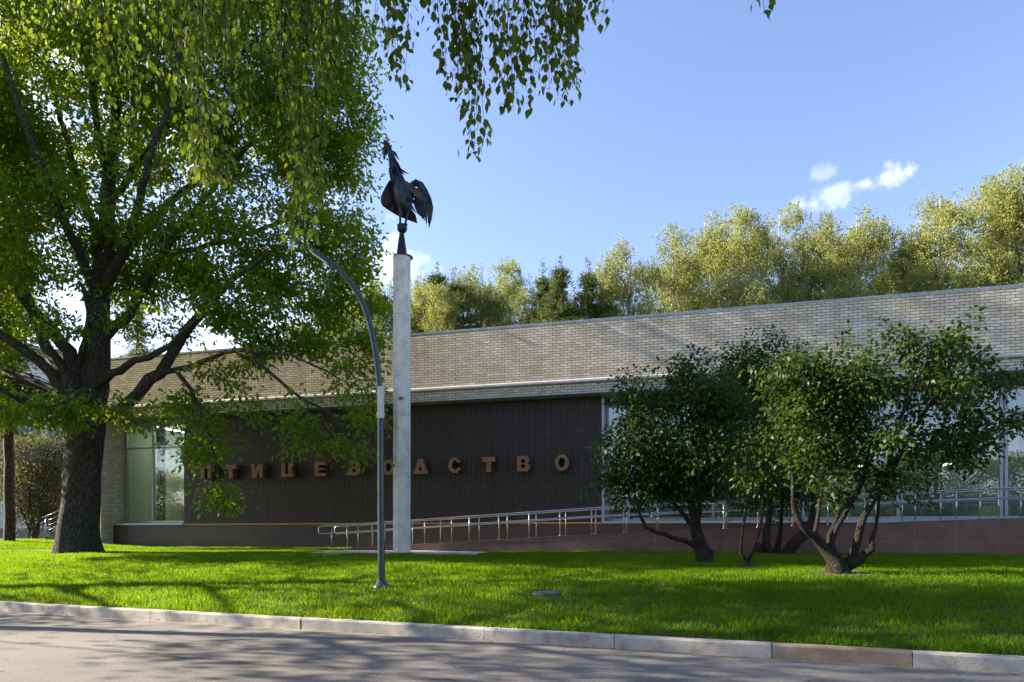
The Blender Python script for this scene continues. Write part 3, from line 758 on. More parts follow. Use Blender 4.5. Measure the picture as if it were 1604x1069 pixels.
# ------------------------------------------------------------------ paving, column, rooster
TY = 20.4
def build_column():
    mb = MB()
    c = [wv(ws(486, -5.3), -5.3), wv(ws(742, -5.6), -5.6), wv(ws(765, -3.2), -3.2), wv(ws(690, -2.15), -2.15), wv(ws(520, -2.15), -2.15)]
    mb.prism([(p[0], p[1], .78) for p in c], [(p[0], p[1], .885) for p in c])
    tagit(mb.build('paving', M['paving']), kind='structure')
    b = P(629.5, 868, TY); b[2] = .886
    top = P(629, 404, TY)[2]
    pass
    T = empty('monument_column', b, 'tall pale concrete column with chamfered corners rising from the paving slab', 'column', rz=rad(8))
    w = .255; ch = .145; H = top - b[2]
    pr = [(-w, -w + ch), (-w + ch, -w), (w - ch, -w), (w, -w + ch), (w, w - ch), (w - ch, w), (-w + ch, w), (-w, w - ch)]
    # rounded shaft: 8 chamfered sides with softened arrises, cast in lifts
    lifts = [0, 1.15, 2.0, 2.85, 3.7, 4.55, 5.4, 6.25, 7.1, 7.9, H]
    mb = MB()
    for a, e in zip(lifts[:-1], lifts[1:]):
        mb.prism([(x, y, a + .0015) for x, y in pr], [(x, y, e - .0015) for x, y in pr])
    sh = mb.build('shaft', M['concrete'], T, bevel=.006)
    mb = MB(); mb.prism([(x * .975, y * .975, .0) for x, y in pr], [(x * .975, y * .975, H - .02) for x, y in pr]); mb.build('core', M['joint'], T)
    MB().prism([(x * 1.22, y * 1.22, -.05) for x, y in pr], [(x * 1.22, y * 1.22, .03) for x, y in pr]).build('footing', M['joint'], T, bevel=.008)
    mb = MB(); mb.lathe([(.30, 0), (.30, .018)], (.03, 0, H), 24); mb.build('cap_plate', M['iron'], T)

    R = empty('rooster_statue', (b[0], b[1], top + .018), 'dark iron crowing rooster sculpture on a ball and spike atop the concrete column', 'statue')
    inv = Matrix.Translation(-Vector((b[0], b[1], top + .018)))
    def Z(zx, zy, dd=0.0):
        return P(560 + zx / 4.857, 200 + zy / 4.857, TY + dd)
    def done(mb, name, mat):
        mb.v = [tuple(np.array(v) - np.array([b[0], b[1], top + .018])) for v in mb.v]
        return mb.build(name, mat, R)
    def plate(mb, pts, dd, th=.02, mi=0):
        """sheet of metal: outline in the sculpture's plane, each point with its own depth"""
        if np.isscalar(dd): dd = [dd] * len(pts)
        a = [Z(x, y, d) for (x, y), d in zip(pts, dd)]; n = len(a)
        c = np.mean(a, 0); th3 = np.array([0, th, 0])
        vs = a + [p + th3 for p in a] + [c, c + th3]
        fs = [(i, (i + 1) % n, 2 * n) for i in range(n)] + [((i + 1) % n + n, i + n, 2 * n + 1) for i in range(n)] + [(i, i + n, (i + 1) % n + n, (i + 1) % n) for i in range(n)]
        mb.add(vs, fs, mi)
    def feather(mb, x0, y0, x1, y1, w, d0, d1, bend=0, th=.012):
        """tapered blade from root to tip"""
        L_ = math.hypot(x1 - x0, y1 - y0); nx, ny = -(y1 - y0) / L_, (x1 - x0) / L_
        ctr = []; wd = []
        for i in range(7):
            t = i / 6; ctr.append((x0 + (x1 - x0) * t + nx * bend * math.sin(math.pi * t), y0 + (y1 - y0) * t + ny * bend * math.sin(math.pi * t), d0 + (d1 - d0) * t))
            wd.append(w * (.55 + .9 * t - 1.45 * t ** 2.2) if t < 1 else 0.5)
        vs = []
        for (x, y, d), ww in zip(ctr, wd):
            for s, dy in ((-1, .0), (0, -.02), (1, .0), (0, th)): vs.append(Z(x + nx * ww * s, y + ny * ww * s, d + dy))
        fs = []
        for i in range(6):
            for j in range(4): fs.append((i * 4 + j, i * 4 + (j + 1) % 4, i * 4 + 4 + (j + 1) % 4, i * 4 + 4 + j))
        fs += [(0, 1, 2, 3), (27, 26, 25, 24)]
        mb.add(vs, fs)
    u = .00395
    mb = MB(); zt = Z(337, 985)[2] - (top + .018); bx = Z(337, 985)[0] - b[0]
    mb.lathe([(.19, 0), (.165, .04), (.065, Z(337, 806)[2] - top), (.05, Z(337, 800)[2] - top)], (bx, 0, 0), 20); mb.build('spike', M['iron'], R)
    mb = MB(); zc = Z(340, 768)[2] - top - .018; r = 38 * u
    mb.lathe([(r * math.sin(a) + 1e-4, -r * math.cos(a)) for a in np.linspace(0, math.pi, 15)], (Z(340, 768)[0] - b[0], 0, zc), 24); mb.build('ball', M['iron'], R)
    # body, neck and head as one surface
    mb = MB()
    path = [(345, 655, 20), (342, 620, 52), (338, 560, 72), (328, 490, 74), (313, 420, 62), (298, 360, 48), (282, 300, 40), (266, 245, 32), (250, 200, 25), (236, 165, 25), (224, 140, 24), (212, 130, 18), (203, 128, 8)]
    pts = [Z(x, y, 0) for x, y, r in path]
    mb.tube(pts, [r * u * .86 for x, y, r in path], 18)
    done(mb, 'body', M['iron'])
    mb = MB()   # open beak
    mb.tube([Z(214, 128), Z(196, 120), Z(176, 110)], [14 * u, 9 * u, 2 * u], 8)
    mb.tube([Z(212, 146), Z(198, 158), Z(181, 170)], [11 * u, 7 * u, 2 * u], 8)
    done(mb, 'beak', M['iron'])
    mb = MB()
    for (x, y, w) in [(190, 80, 9), (206, 84, 10), (222, 94, 10), (240, 108, 11), (262, 130, 11)]: feather(mb, x + (230 - x) * .75 + 6, y + 62 - (x - 190) * .45, x, y, w, 0, 0)
    plate(mb, [(203, 118), (215, 106), (235, 118), (255, 140), (262, 160), (240, 158), (222, 140)], -.01)
    done(mb, 'comb', M['iron'])
    mb = MB(); mb.tube([Z(211, 165, -.03), Z(207, 190, -.04), Z(203, 225, -.04), Z(202, 248, -.04)], [5 * u, 8 * u, 10 * u, 3 * u], 8)
    mb.tube([Z(219, 165, .05), Z(218, 190, .05), Z(220, 215, .05)], [5 * u, 8 * u, 3 * u], 8); done(mb, 'wattle', M['iron'])
    mb = MB(); rn = random.Random(3)
    for (x0, y0, x1, y1, bd) in [(250, 170, 318, 252, -6), (258, 180, 304, 213, -4), (262, 230, 330, 318, -6), (285, 270, 400, 356, 14), (290, 290, 366, 362, 8), (300, 310, 350, 395, 4), (262, 250, 290, 372, 4), (250, 220, 256, 392, 2), (270, 280, 300, 420, 4), (248, 240, 250, 370, -4)]:
        feather(mb, x0, y0, x1, y1, 13, -.06, -.12 + rn.uniform(-.05, .1), bd)
    for i in range(16):
        x0 = 242 + i % 4 * 12; y0 = 200 + i * 9; feather(mb, x0, y0, x0 + 22 + rn.uniform(-8, 20), y0 + 120 + rn.uniform(-20, 20), 11, -.10, -.20, 3)
    done(mb, 'hackle_feathers', M['iron'])
    mb = MB()   # far wing: broad hammered sheet swung forward
    o = [(262, 392), (240, 405), (212, 452), (188, 500), (176, 540), (177, 572), (190, 596), (225, 622), (290, 662), (360, 694), (420, 716), (455, 729), (444, 668), (410, 620), (350, 560), (300, 470)]
    plate(mb, o, [.05, .02, -.12, -.22, -.28, -.28, -.22, -.08, .08, .2, .28, .32, .32, .25, .2, .1], .02)
    done(mb, 'far_wing', M['iron_rust'])
    mb = MB()   # near wing, folded back
    plate(mb, [(322, 384), (345, 392), (400, 425), (450, 462), (500, 500), (535, 545), (520, 565), (470, 545), (430, 505), (395, 478), (360, 440)], [-.28, -.30, -.36, -.40, -.42, -.42, -.40, -.36, -.34, -.32, -.3], .02)
    for (x0, y0, x1, y1) in [(340, 420, 400, 560), (352, 430, 425, 590), (372, 455, 445, 600), (330, 420, 382, 560), (345, 480, 405, 640), (360, 500, 425, 660), (375, 520, 450, 655), (330, 470, 372, 610)]:
        feather(mb, x0, y0, x1, y1, 17, -.30, -.36, 8)
    done(mb, 'near_wing', M['iron'])
    mb = MB()   # sickle feathers of the tail
    for (pth, w) in [([(390, 500), (412, 430), (445, 409), (485, 430), (515, 480), (545, 545), (562, 610), (556, 690), (543, 766)], 17),
                     ([(400, 510), (430, 440), (470, 440), (505, 490), (530, 560), (548, 640), (538, 730)], 16),
                     ([(405, 520), (440, 465), (480, 490), (505, 560), (520, 640), (527, 738)], 15),
                     ([(410, 530), (445, 490), (475, 540), (495, 620), (510, 712)], 14),
                     ([(410, 545), (445, 520), (465, 590), (482, 640), (497, 700)], 13),
                     ([(415, 560), (440, 550), (455, 600), (470, 650), (480, 676)], 12)]:
        for dz in (-.10, .12):
            k = len(pth); vs = []
            for i, (x, y) in enumerate(pth):
                a = pth[max(i - 1, 0)]; c = pth[min(i + 1, k - 1)]; l = math.hypot(c[0] - a[0], c[1] - a[1]); nx, ny = -(c[1] - a[1]) / l, (c[0] - a[0]) / l
                t = i / (k - 1); ww = w * (.7 + t * .8 - 1.4 * t ** 4) + 1
                sx = 0 if dz < 0 else -9 * math.sin(t * 3.14)
                for s, dy in ((-1, .0), (0, -.03), (1, .0), (0, .012)): vs.append(Z(x + nx * ww * s + sx, y + ny * ww * s, dz * (1 + t) + dy))
            fs = [(i * 4 + j, i * 4 + (j + 1) % 4, i * 4 + 4 + (j + 1) % 4, i * 4 + 4 + j) for i in range(k - 1) for j in range(4)] + [(0, 1, 2, 3), (4 * k - 1, 4 * k - 2, 4 * k - 3, 4 * k - 4)]
            mb.add(vs, fs)
    done(mb, 'tail', M['iron'])
    for (xa, xb, dd) in ((327, 324, -.06), (380, 364, .06)):
        mb = MB(); mb.tube([Z(xa, 560, dd), Z(xa, 640, dd), Z((xa + xb) / 2, 690, dd * .9), Z(xb, 738, dd * .6)], [30 * u, 18 * u, 9 * u, 8 * u], 10)
        for (tx, ty, td) in ((-26, 745, -.08), (-10, 752, -.14), (14, 750, -.1), (18, 738, .1)): mb.tube([Z(xb, 732, dd * .6), Z(xb + tx, ty, dd * .6 + td)], [7 * u, 3 * u], 6)
        done(mb, 'leg', M['iron'])
build_column()

# ------------------------------------------------------------------ street lamps
def build_lamp(px_path, Y, r0, r1, label, box=True):
    pts = [P(x, y, Y) for x, y in px_path]
    g = pts[0].copy()
    L_ = empty('street_lamp', g, label, 'street lamp', 'curved street lamps')
    loc = [tuple(p - g) for p in pts]
    sp, rr = smooth_poly(loc, np.linspace(r0, r1, len(loc)), .12)
    pole = MB().tube(sp, rr, 16).build('pole', M['lamp'], L_)
    f = MB(); f.lathe([(r0 * 2.4, -.05), (r0 * 2.4, .015), (r0 * 1.9, .04), (r0 * 1.2, .12), (r0 * 1.02, .13)], (0, 0, 0), 20)
    for i in range(4):
        a = i * math.pi / 2 + .5; f.lathe([(.018, .01), (.018, .05)], (r0 * 2.0 * math.cos(a), r0 * 2.0 * math.sin(a), 0), 6)
    f.build('base_flange', M['lamp'], L_)
    e = np.array(loc[-1]); d = e - np.array(loc[-2]); d /= np.linalg.norm(d)
    up = np.array([0, 0, 1.]) - d * d[2]; up /= np.linalg.norm(up); sd_ = np.array([0, 1., 0])
    def hb(l0, l1, w0, w1, h0, h1):
        q = []
        for l, w in ((l0, w0), (l1, w1)):
            q.append([tuple(e + d * l + sd_ * s * w + up * h) for s, h in ((-1, h0), (1, h0), (1, h1), (-1, h1))])
        return q
    hd = MB(); a, b = hb(-.30, .30, .05, .10, -.045, .03); hd.prism(a, b); head = hd.build('lamp_head', M['lamp'], L_, bevel=.008)
    ln = MB(); a, b = hb(-.12, .27, .06, .085, -.058, -.046); ln.prism(a, b); ln.build('lens', M['lamp_lens'], head)
    if box:
        c = P(598.5, 633, Y) - g
        bx = MB(); bx.box(c[0] - .045, c[0] + .055, -.17, -.065, c[2] - .285, c[2] + .285); o = bx.build('control_box', M['box_paint'], L_, bevel=.012)
        for dz in (-.18, .18):
            MB().lathe([(.07, -.02), (.07, .02)], (c[0] - .02, 0, c[2] + dz), 16).build('bracket', M['box_paint'], o)
        MB().tube([(c[0] - .03, -.1, c[2] - .20), (c[0] - .085, -.09, c[2] - .22), (c[0] - .09, -.09, c[2] - .26), (c[0] - .03, -.1, c[2] - .27)], .008, 6).build('cable', M['box_paint'], o)
gl = ground_hit(597, 920)
build_lamp([(597.5, 920), (597, 830), (596.5, 720), (596, 650), (593, 590), (584, 530), (570, 480), (549, 444), (526, 418), (508, 405)], gl[1], .066, .042, 'tall curved blue-green street lamp with a white control box in the lawn')
build_lamp([(45, 847), (45, 800), (44, 765), (41, 745), (35, 730), (26, 718)], 40, .09, .06, 'distant curved grey street lamp seen beside the thin spruce trunk', False)

# ------------------------------------------------------------------ manhole, soil patches
g = ground_hit(857, 929)
MH = tagit(MB().lathe([(.34, -.05), (.34, .03), (.32, .04), (.30, .035), (.29, .04), (.1, .045), (.001, .045)], (0, 0, 0), 32).build('manhole_cover', M['manhole']), 'grey round manhole cover lying in the grass right of the lamp post', 'manhole cover')
MH.location = g - np.array([0, 0, .022]); MH.scale = (.74, .74, 1)
SHRUB = {'left': ground_hit(1105, 882), 'thin': ground_hit(1170, 889), 'back': ground_hit(1222, 869), 'right': ground_hit(1318, 899)}
HOLES = [(g[0], g[1], .25), (gl[0], gl[1], .12)]
for k, r in (('left', .42), ('thin', .38), ('right', .6), ('back', .55)):
    p = SHRUB[k]; rn = random.Random(hash(k) % 7 if False else len(k)); vs = [(0, 0, .03)]; n = 22
    for i in range(n):
        a = 2 * math.pi * i / n; q = r * rn.uniform(.75, 1.1); vs.append((q * math.cos(a) * 1.25, q * math.sin(a) * .8, 0)); 
    for i in range(1, n + 1): vs[i] = (vs[i][0], vs[i][1], float(gz(p[0] + vs[i][0], p[1] + vs[i][1])) - p[2] + .004)
    o = tagit(MB().add(vs, [(0, i, i % n + 1) for i in range(1, n + 1)], 0, True).build('soil_patch', M['soil']), kind='structure')
    o.location = p
    HOLES.append((p[0], p[1], r * .8))

# ------------------------------------------------------------------ grass
def build_grass():
    rng = np.random.default_rng(5)
    N = 1250000
    q = rng.uniform(-20, 27, N); t = rng.uniform(0, 1, N) ** 1.2 * 20
    X = KP[0] + KD[0] * q + KN[0] * (t + .17); Y = KP[1] + KD[1] * q + KN[1] * (t + .17)
    px = CX + X * F / np.maximum(Y, .1)
    keep = (px > -160) & (px < 1764) & (Y > 4)
    # wall-side limits
    s = (X - P0[0]) * U[0] + (Y - P0[1]) * U[1]; d = (X - P0[0]) * NN[0] + (Y - P0[1]) * NN[1]
    keep &= ~((d > -2.1) & (s > -6.7)) & ~((d > .62) & (s > -18.6)) & ~((d > -.02) & (s > -18.9) & (s < -18.5))
    pav = (d > -5.45) & (d < -2.0) & (s > ws(486, -5.3)) & (s < ws(755, -4.5)); keep &= ~pav
    keep &= ~((X < -15.5) & (np.abs(Y - 24.8) < .3))
    for (hx, hy, hr) in HOLES: keep &= ((X - hx) ** 2 + (Y - hy) ** 2 > hr * hr) | (rng.uniform(0, 1, N) < .10)
    X, Y, t = X[keep], Y[keep], t[keep]; n = len(X)
    Zg = gz(X, Y) - .015
    # tufts: slow variation of height
    var = .5 + .5 * np.sin(X * 3.1 + 1.3 * np.sin(Y * 2.3)) * np.sin(Y * 2.7 + 1.1 * np.sin(X * 1.9))
    h = rng.uniform(.03, .08, n) * (.75 + .6 * var) * np.where(rng.uniform(0, 1, n) < .012, 1.6, 1); w = rng.uniform(.0035, .0065, n) * (1 + .05 * np.clip(t, 0, 10))
    a = rng.uniform(0, 2 * np.pi, n); lean = rng.normal(0, .30, (n, 2)) * h[:, None]
    dx, dy = np.cos(a) * w, np.sin(a) * w
    B = np.stack([X, Y, Zg], 1)
    v0 = B + np.stack([-dx, -dy, np.zeros(n)], 1); v1 = B + np.stack([dx, dy, np.zeros(n)], 1)
    mid = B + np.stack([lean[:, 0] * .4, lean[:, 1] * .4, h * .6], 1)
    v2 = mid + np.stack([dx * .7, dy * .7, np.zeros(n)], 1); v3 = mid - np.stack([dx * .7, dy * .7, np.zeros(n)], 1)
    v4 = B + np.stack([lean[:, 0] * 1.2, lean[:, 1] * 1.2, h], 1)
    V = np.stack([v0, v1, v2, v3, v4], 1).reshape(-1, 3); i = np.arange(n) * 5
    big = .5 + .5 * np.sin(X * .9 + 2 * np.sin(Y * .7)) * np.cos(Y * 1.1 + X * .3)
    big2 = .5 + .5 * np.sin(X * 2.3 + 1.7 * np.sin(Y * 1.9 + X)) * np.sin(Y * 3.1 - X * .8)
    tint = np.clip(rng.normal(.45, .28, n) * .55 + (big - .5) * .5 + (big2 - .5) * .35 + .22, 0, 1)
    dry = rng.uniform(0, 1, n) < .02; tint[dry] = 1
    me = mesh_np('grass', V, [np.stack([i, i + 1, i + 2, i + 3], 1), np.stack([i + 3, i + 2, i + 4], 1)], tint=np.repeat(tint, 5))
    o = link('grass', me, None, [M['grass']]); tagit(o, 'mown bright green grass covering the lawn between kerb and building', 'grass', kind='stuff')
build_grass()

# ------------------------------------------------------------------ dry leaves and grit along the gutter
def build_litter():
    rng = np.random.default_rng(9); n = 150
    q = rng.uniform(-2, 20, n); t = -np.abs(rng.normal(0, .10, n)) - .01
    q[100:] = rng.uniform(-4, 22, n - 100); t[100:] = rng.uniform(-5, 0, n - 100)
    X = KP[0] + KD[0] * q + KN[0] * t; Y = KP[1] + KD[1] * q + KN[1] * t
    c = np.stack([X, Y, np.full(n, .012)], 1); a = rng.uniform(0, 6.28, n)
    ax = np.stack([np.cos(a), np.sin(a), rng.normal(0, .25, n)], 1); nr = np.stack([rng.normal(0, .3, n), rng.normal(0, .3, n), np.ones(n)], 1)
    sz = rng.uniform(.02, .055, n)
    m2 = 60; X2 = rng.uniform(-10, 12, m2); Y2 = rng.uniform(8, 20, m2); k2 = kt(X2, Y2) > .3
    c2 = np.stack([X2, Y2, gz(X2, Y2) + .05], 1)[k2]; m2 = len(c2)
    ax = np.vstack([ax, rng.normal(0, 1, (m2, 3)) * (1, 1, .4)]); nr = np.vstack([nr, np.tile([0, 0, 1.], (m2, 1)) + rng.normal(0, .4, (m2, 3))])
    me = leaves_mesh('fallen_leaves', np.vstack([c, c2]), ax, nr, np.append(sz, rng.uniform(.04, .07, m2)), T_BIRCH, rng.uniform(0, 1, n + m2))
    tagit(link('fallen_leaves', me, None, [M['litter']]), 'scattered dry brown leaves on the road edge and lawn', 'fallen leaves', kind='stuff')
build_litter()

# ------------------------------------------------------------------ oak
def build_oak():
    rng = np.random.default_rng(11)
    Y = 22.3; b = ground_hit(118, 867); Y = b[1]
    m = Y / F     # metres per photo pixel at the trunk
    def Q(x, y, dy=0): return P(x, y, Y + dy)
    limbs = []
    tr = [(119, 870, 0, 38), (119, 860, 0, 35), (120, 840, 0, 33.5), (124, 800, 0, 32.5), (130, 740, 0, 31.5), (137, 690, 0, 30), (141, 640, 0, 28), (146, 590, 0, 26), (150, 545, .1, 24), (153, 500, .2, 20), (158, 440, .3, 16), (165, 370, .3, 13), (172, 290, .3, 10.5), (178, 200, .4, 8), (185, 100, .4, 6), (192, -20, .5, 4), (200, -160, .5, 2)]
    limbs.append(([Q(x, y, d) for x, y, d, r in tr], [r * m * (.83 if y > 480 else .95) for x, y, d, r in tr]))
    L_ = [
        [(128, 650, -.3, 11), (106, 628, -.6, 9.5), (80, 582, -1.0, 8), (37, 548, -1.4, 7), (0, 522, -1.6, 6), (-60, 480, -2, 5), (-130, 450, -2.2, 3)],
        [(132, 655, -.4, 13), (113, 625, -.7, 11), (104, 587, -.8, 9.5), (76, 548, -.6, 8.5), (62, 515, -.4, 7.5), (46, 470, 0, 6), (22, 400, .4, 5), (0, 320, .6, 4), (-30, 240, .8, 2.5)],
        [(118, 625, -.5, 10), (112, 590, -.5, 10), (108, 552, -.3, 10), (76, 511, .4, 9), (48, 482, .8, 8), (14, 430, 1.2, 6.5), (-40, 360, 1.8, 5), (-110, 280, 2.2, 3)],
        [(110, 612, -.5, 7), (122, 572, -.4, 6), (136, 535, -1, 5), (140, 500, -1.6, 4), (130, 450, -2.2, 3)],
        [(118, 640, .2, 9), (80, 610, .6, 8), (48, 598, .8, 7.5), (6, 587, 1.0, 7), (-60, 560, 1.2, 5.5), (-150, 540, 1.4, 4), (-260, 520, 1.5, 2.5)],
        [(120, 660, -.6, 7), (70, 640, -1.8, 6), (30, 625, -2.6, 5), (-20, 600, -3.2, 4), (-90, 590, -3.8, 2.5)],
        [(152, 545, .2, 10), (181, 512, .2, 8), (203, 490, .0, 7.5), (224, 455, -.2, 6.5), (250, 405, -.2, 6), (290, 350, -.2, 5), (330, 300, 0, 4), (380, 240, .2, 3)],
        [(152, 655, -.2, 11), (170, 651, -.4, 9.5), (190, 640, -.5, 9), (216, 618, -.7, 8.5), (236, 597, -.8, 9), (250, 585, -.8, 8.5), (275, 545, -1, 7.5), (300, 512, -1, 7), (320, 482, -1.2, 6), (345, 455, -1.3, 5), (372, 430, -1.4, 4), (420, 400, -1.6, 3)],
        [(250, 585, -.8, 5), (275, 579, -1, 4.2), (305, 572, -1.4, 3.6), (335, 560, -1.8, 3.2), (370, 550, -2.2, 2.6), (420, 552, -2.6, 2.0), (470, 562, -3.0, 1.5), (525, 590, -3.2, 1.0)],
        [(152, 605, -.3, 7), (176, 587, -.9, 6), (212, 566, -1.3, 5), (252, 551, -1.6, 4.5), (280, 530, -1.9, 3.5), (310, 500, -2.2, 2.5)],
        [(370, 550, -2.2, 3), (410, 575, -2.5, 2.6), (455, 610, -2.8, 2.2), (500, 640, -3, 1.6), (545, 660, -3.2, 1.2)],
        [(275, 579, -1, 3.5), (300, 612, -1.8, 3), (318, 650, -2.4, 2.5), (332, 700, -2.6, 1.8), (345, 760, -2.7, 1)],
        [(158, 470, .3, 9), (190, 400, -.6, 7.5), (215, 330, -1.2, 6), (235, 250, -1.8, 5), (262, 170, -2.2, 4), (280, 90, -2.6, 3)],
        [(160, 450, .3, 8), (205, 385, 1.2, 7), (265, 320, 2.2, 6), (340, 260, 3, 5), (420, 210, 3.4, 4), (500, 150, 3.6, 2.5)],
        [(155, 470, .2, 8), (120, 390, -.8, 7), (90, 320, -1.6, 6), (60, 250, -2.4, 5), (30, 170, -3, 4), (0, 80, -3.2, 2.5)],
        [(165, 390, .3, 7), (130, 310, 1.4, 6), (105, 220, 2.2, 5), (80, 120, 3, 4), (60, 20, 3.5, 2.5)],
        [(170, 330, .3, 6), (220, 250, .6, 5), (290, 170, .6, 4.2), (360, 100, .5, 3.4), (430, 40, .5, 2.2)],
        [(250, 405, -.2, 5), (310, 390, .8, 4.2), (380, 370, 1.6, 3.6), (450, 345, 2.0, 3), (520, 330, 2.2, 2)],
        [(172, 290, .3, 6), (150, 180, -.8, 5), (140, 60, -1.4, 4), (140, -80, -1.8, 2.5)],
        [(140, 640, -.5, 5), (142, 620, -1.6, 4), (130, 612, -2.8, 3), (105, 628, -3.8, 2.2), (70, 640, -4.4, 1.4)],
    ]
    for l in L_: limbs.append(([Q(x, y, d) for x, y, d, r in l], [r * m * .98 for *_, r in l]))
    LB = []
    for (x, y, d, rx, ry, rd) in [
        (480, 95, .5, 112, 85, 2.2), (440, 215, .5, 150, 90, 2.8), (500, 195, 1, 95, 40, 1.2), (490, 330, 1, 90, 75, 2.0), (470, 420, .5, 105, 70, 2.0), (540, 500, 0, 62, 70, 1.6), 
        (300, 120, 0, 200, 130, 4.0), (100, 150, 0, 220, 150, 4.5), (-120, 250, 0, 200, 170, 4.5), (-170, 450, 0, 170, 120, 4.0), (40, 340, -1, 140, 80, 3.4), (250, 310, -1.5, 120, 80, 2.6), (330, 400, -1, 110, 70, 2.4), (370, 470, -2, 90, 34, 1.2),
        (40, 655, -2.5, 80, 26, 1.4), (-90, 620, -1, 110, 50, 2.5), (305, 690, -2.5, 42, 40, .7), (325, 735, -2.7, 18, 30, .4), (556, 640, -3.1, 30, 22, .6), (450, 628, -2.8, 26, 12, .4), (420, 545, -1.5, 34, 14, .6), (475, 535, -1.6, 40, 16, .7), (555, 560, -2, 34, 22, .7), (520, 600, -2.6, 26, 16, .5), (572, 605, -2.8, 18, 24, .4), (385, 565, -2.0, 26, 12, .5), (345, 590, -2.0, 20, 16, .4), (470, 665, -3.0, 18, 16, .35),
        (285, 640, -2.0, 36, 20, .5), (150, 640, -2.4, 58, 20, .8), (215, 655, -1.8, 26, 14, .5), (110, 510, -2.5, 55, 30, 1.0), (170, 480, -2.4, 45, 26, 1.0), (20, 520, 1.5, 60, 50, 1.6), (250, 520, 1.5, 60, 30, 1.0),
        (150, -90, 0, 260, 130, 4.5), (420, -60, 0, 150, 90, 3.0), (-120, 20, 0, 180, 150, 4.0), (560, 60, .3, 34, 24, .6), (575, 195, 1.2, 26, 12, .4), (540, 260, 1, 42, 36, 1.0), (555, 400, .6, 34, 50, 1.0), (90, 440, -1.5, 70, 36, 1.6), (430, 515, -1.2, 60, 22, 1.0), (300, 440, 0, 60, 40, 1.5), (205, 400, 1.5, 60, 60, 1.5), (330, 500, 1, 60, 25, 1), (225, 450, 2, 50, 40, 1.2),
        (385, 625, -2.4, 18, 14, .4), (405, 655, -2.4, 16, 16, .35), (428, 690, -2.5, 14, 16, .3), (492, 672, -3, 22, 14, .4), (522, 697, -3.1, 22, 14, .4), (550, 718, -3.1, 14, 10, .3), (325, 640, -2.3, 22, 26, .5), (322, 695, -2.5, 18, 26, .5), (334, 745, -2.6, 14, 20, .4), (344, 778, -2.7, 9, 10, .25), (465, 705, -3, 10, 10, .25),
    ]:
        LB.append((Q(x, y, d), (rx * m, rd, ry * m)))
        if (x, y) in ((150, -90), (-120, 250)): LB.append(LB[-1])  # off-frame lobes doubled so the crown shades more of the lawn
    def rej(A, rg):
        x, y = to_px(A); u_ = rg.uniform(0, 1, len(A))
        r = (x > 20) & (x < 235) & (y > 520) & (y < 622) & (u_ < .80)
        r |= (x > 235) & (x < 330) & (y > 500) & (y < 600) & (u_ < .5)
        r |= (x > 105) & (x < 260) & (y > 250) & (y < 520) & (A[:, 1] < Y - .5) & (u_ < .45)
        r |= (x > 40) & (x < 330) & (y > 220) & (y < 520) & (A[:, 1] < Y - .3) & (u_ < .62)
        r |= (y > 585) & (x > 290) & (u_ < .42)
        r |= (y > 665) & (x < 285)
        r |= (x > 180) & (x < 270) & (y > 560) & (y < 640) & (u_ < .75)
        # holes where the sky shows through
        n_ = np.sin(x * .045 + 1.2 * np.sin(y * .031)) * np.sin(y * .052 + 1.5 * np.sin(x * .027))
        r |= (n_ > .55) & (u_ < .95)
        return r
    A = lobes(rng, LB, 17, rej, .45)
    sk = grow(limbs, A, rng, .35, .0052, .5, .22, .07, .08)
    def rough(vs, pts, rr, n):
        out = vs.copy(); k = len(pts)
        for i in range(k):
            c = pts[i]; h = pts[i][2] - b[2]
            fl = math.exp(-max(h, 0) / .45) * .36
            for j in range(n):
                a = 2 * math.pi * j / n
                f = 1 + .035 * math.sin(3 * a + h * .8) + .03 * math.sin(5 * a - h * 1.3) + fl * (.35 + .65 * max(0, math.sin(2.5 * a + .6)) ** 1.0)
                out[i * n + j] = c + (vs[i * n + j] - c) * f
        return out
    sm = skeleton_mesh('oak_trunk', sk, lambda r: 40 if r > .5 else (14 if r > .12 else (8 if r > .05 else (5 if r > .02 else 3))), rough=rough)
    tips = sk[0][sk[4]]
    dirs = tip_dirs(sk)
    c, ax, nr, sz, tt = cluster(tips, dirs, rng, 92, .31, .17, .165, up=.8)
    lm = leaves_mesh('oak_crown', c, ax, nr, sz, T_OAK, tt)
    T = make_tree('oak_tree', b, 'big spreading green oak with dark furrowed trunk at the left of the lawn', 'tree', sm, M['oak_bark'], lm, M['oak_leaf'])
    print('oak leaves', len(c), 'tips', len(tips))
    return T, b
OAK, OAKB = build_oak()

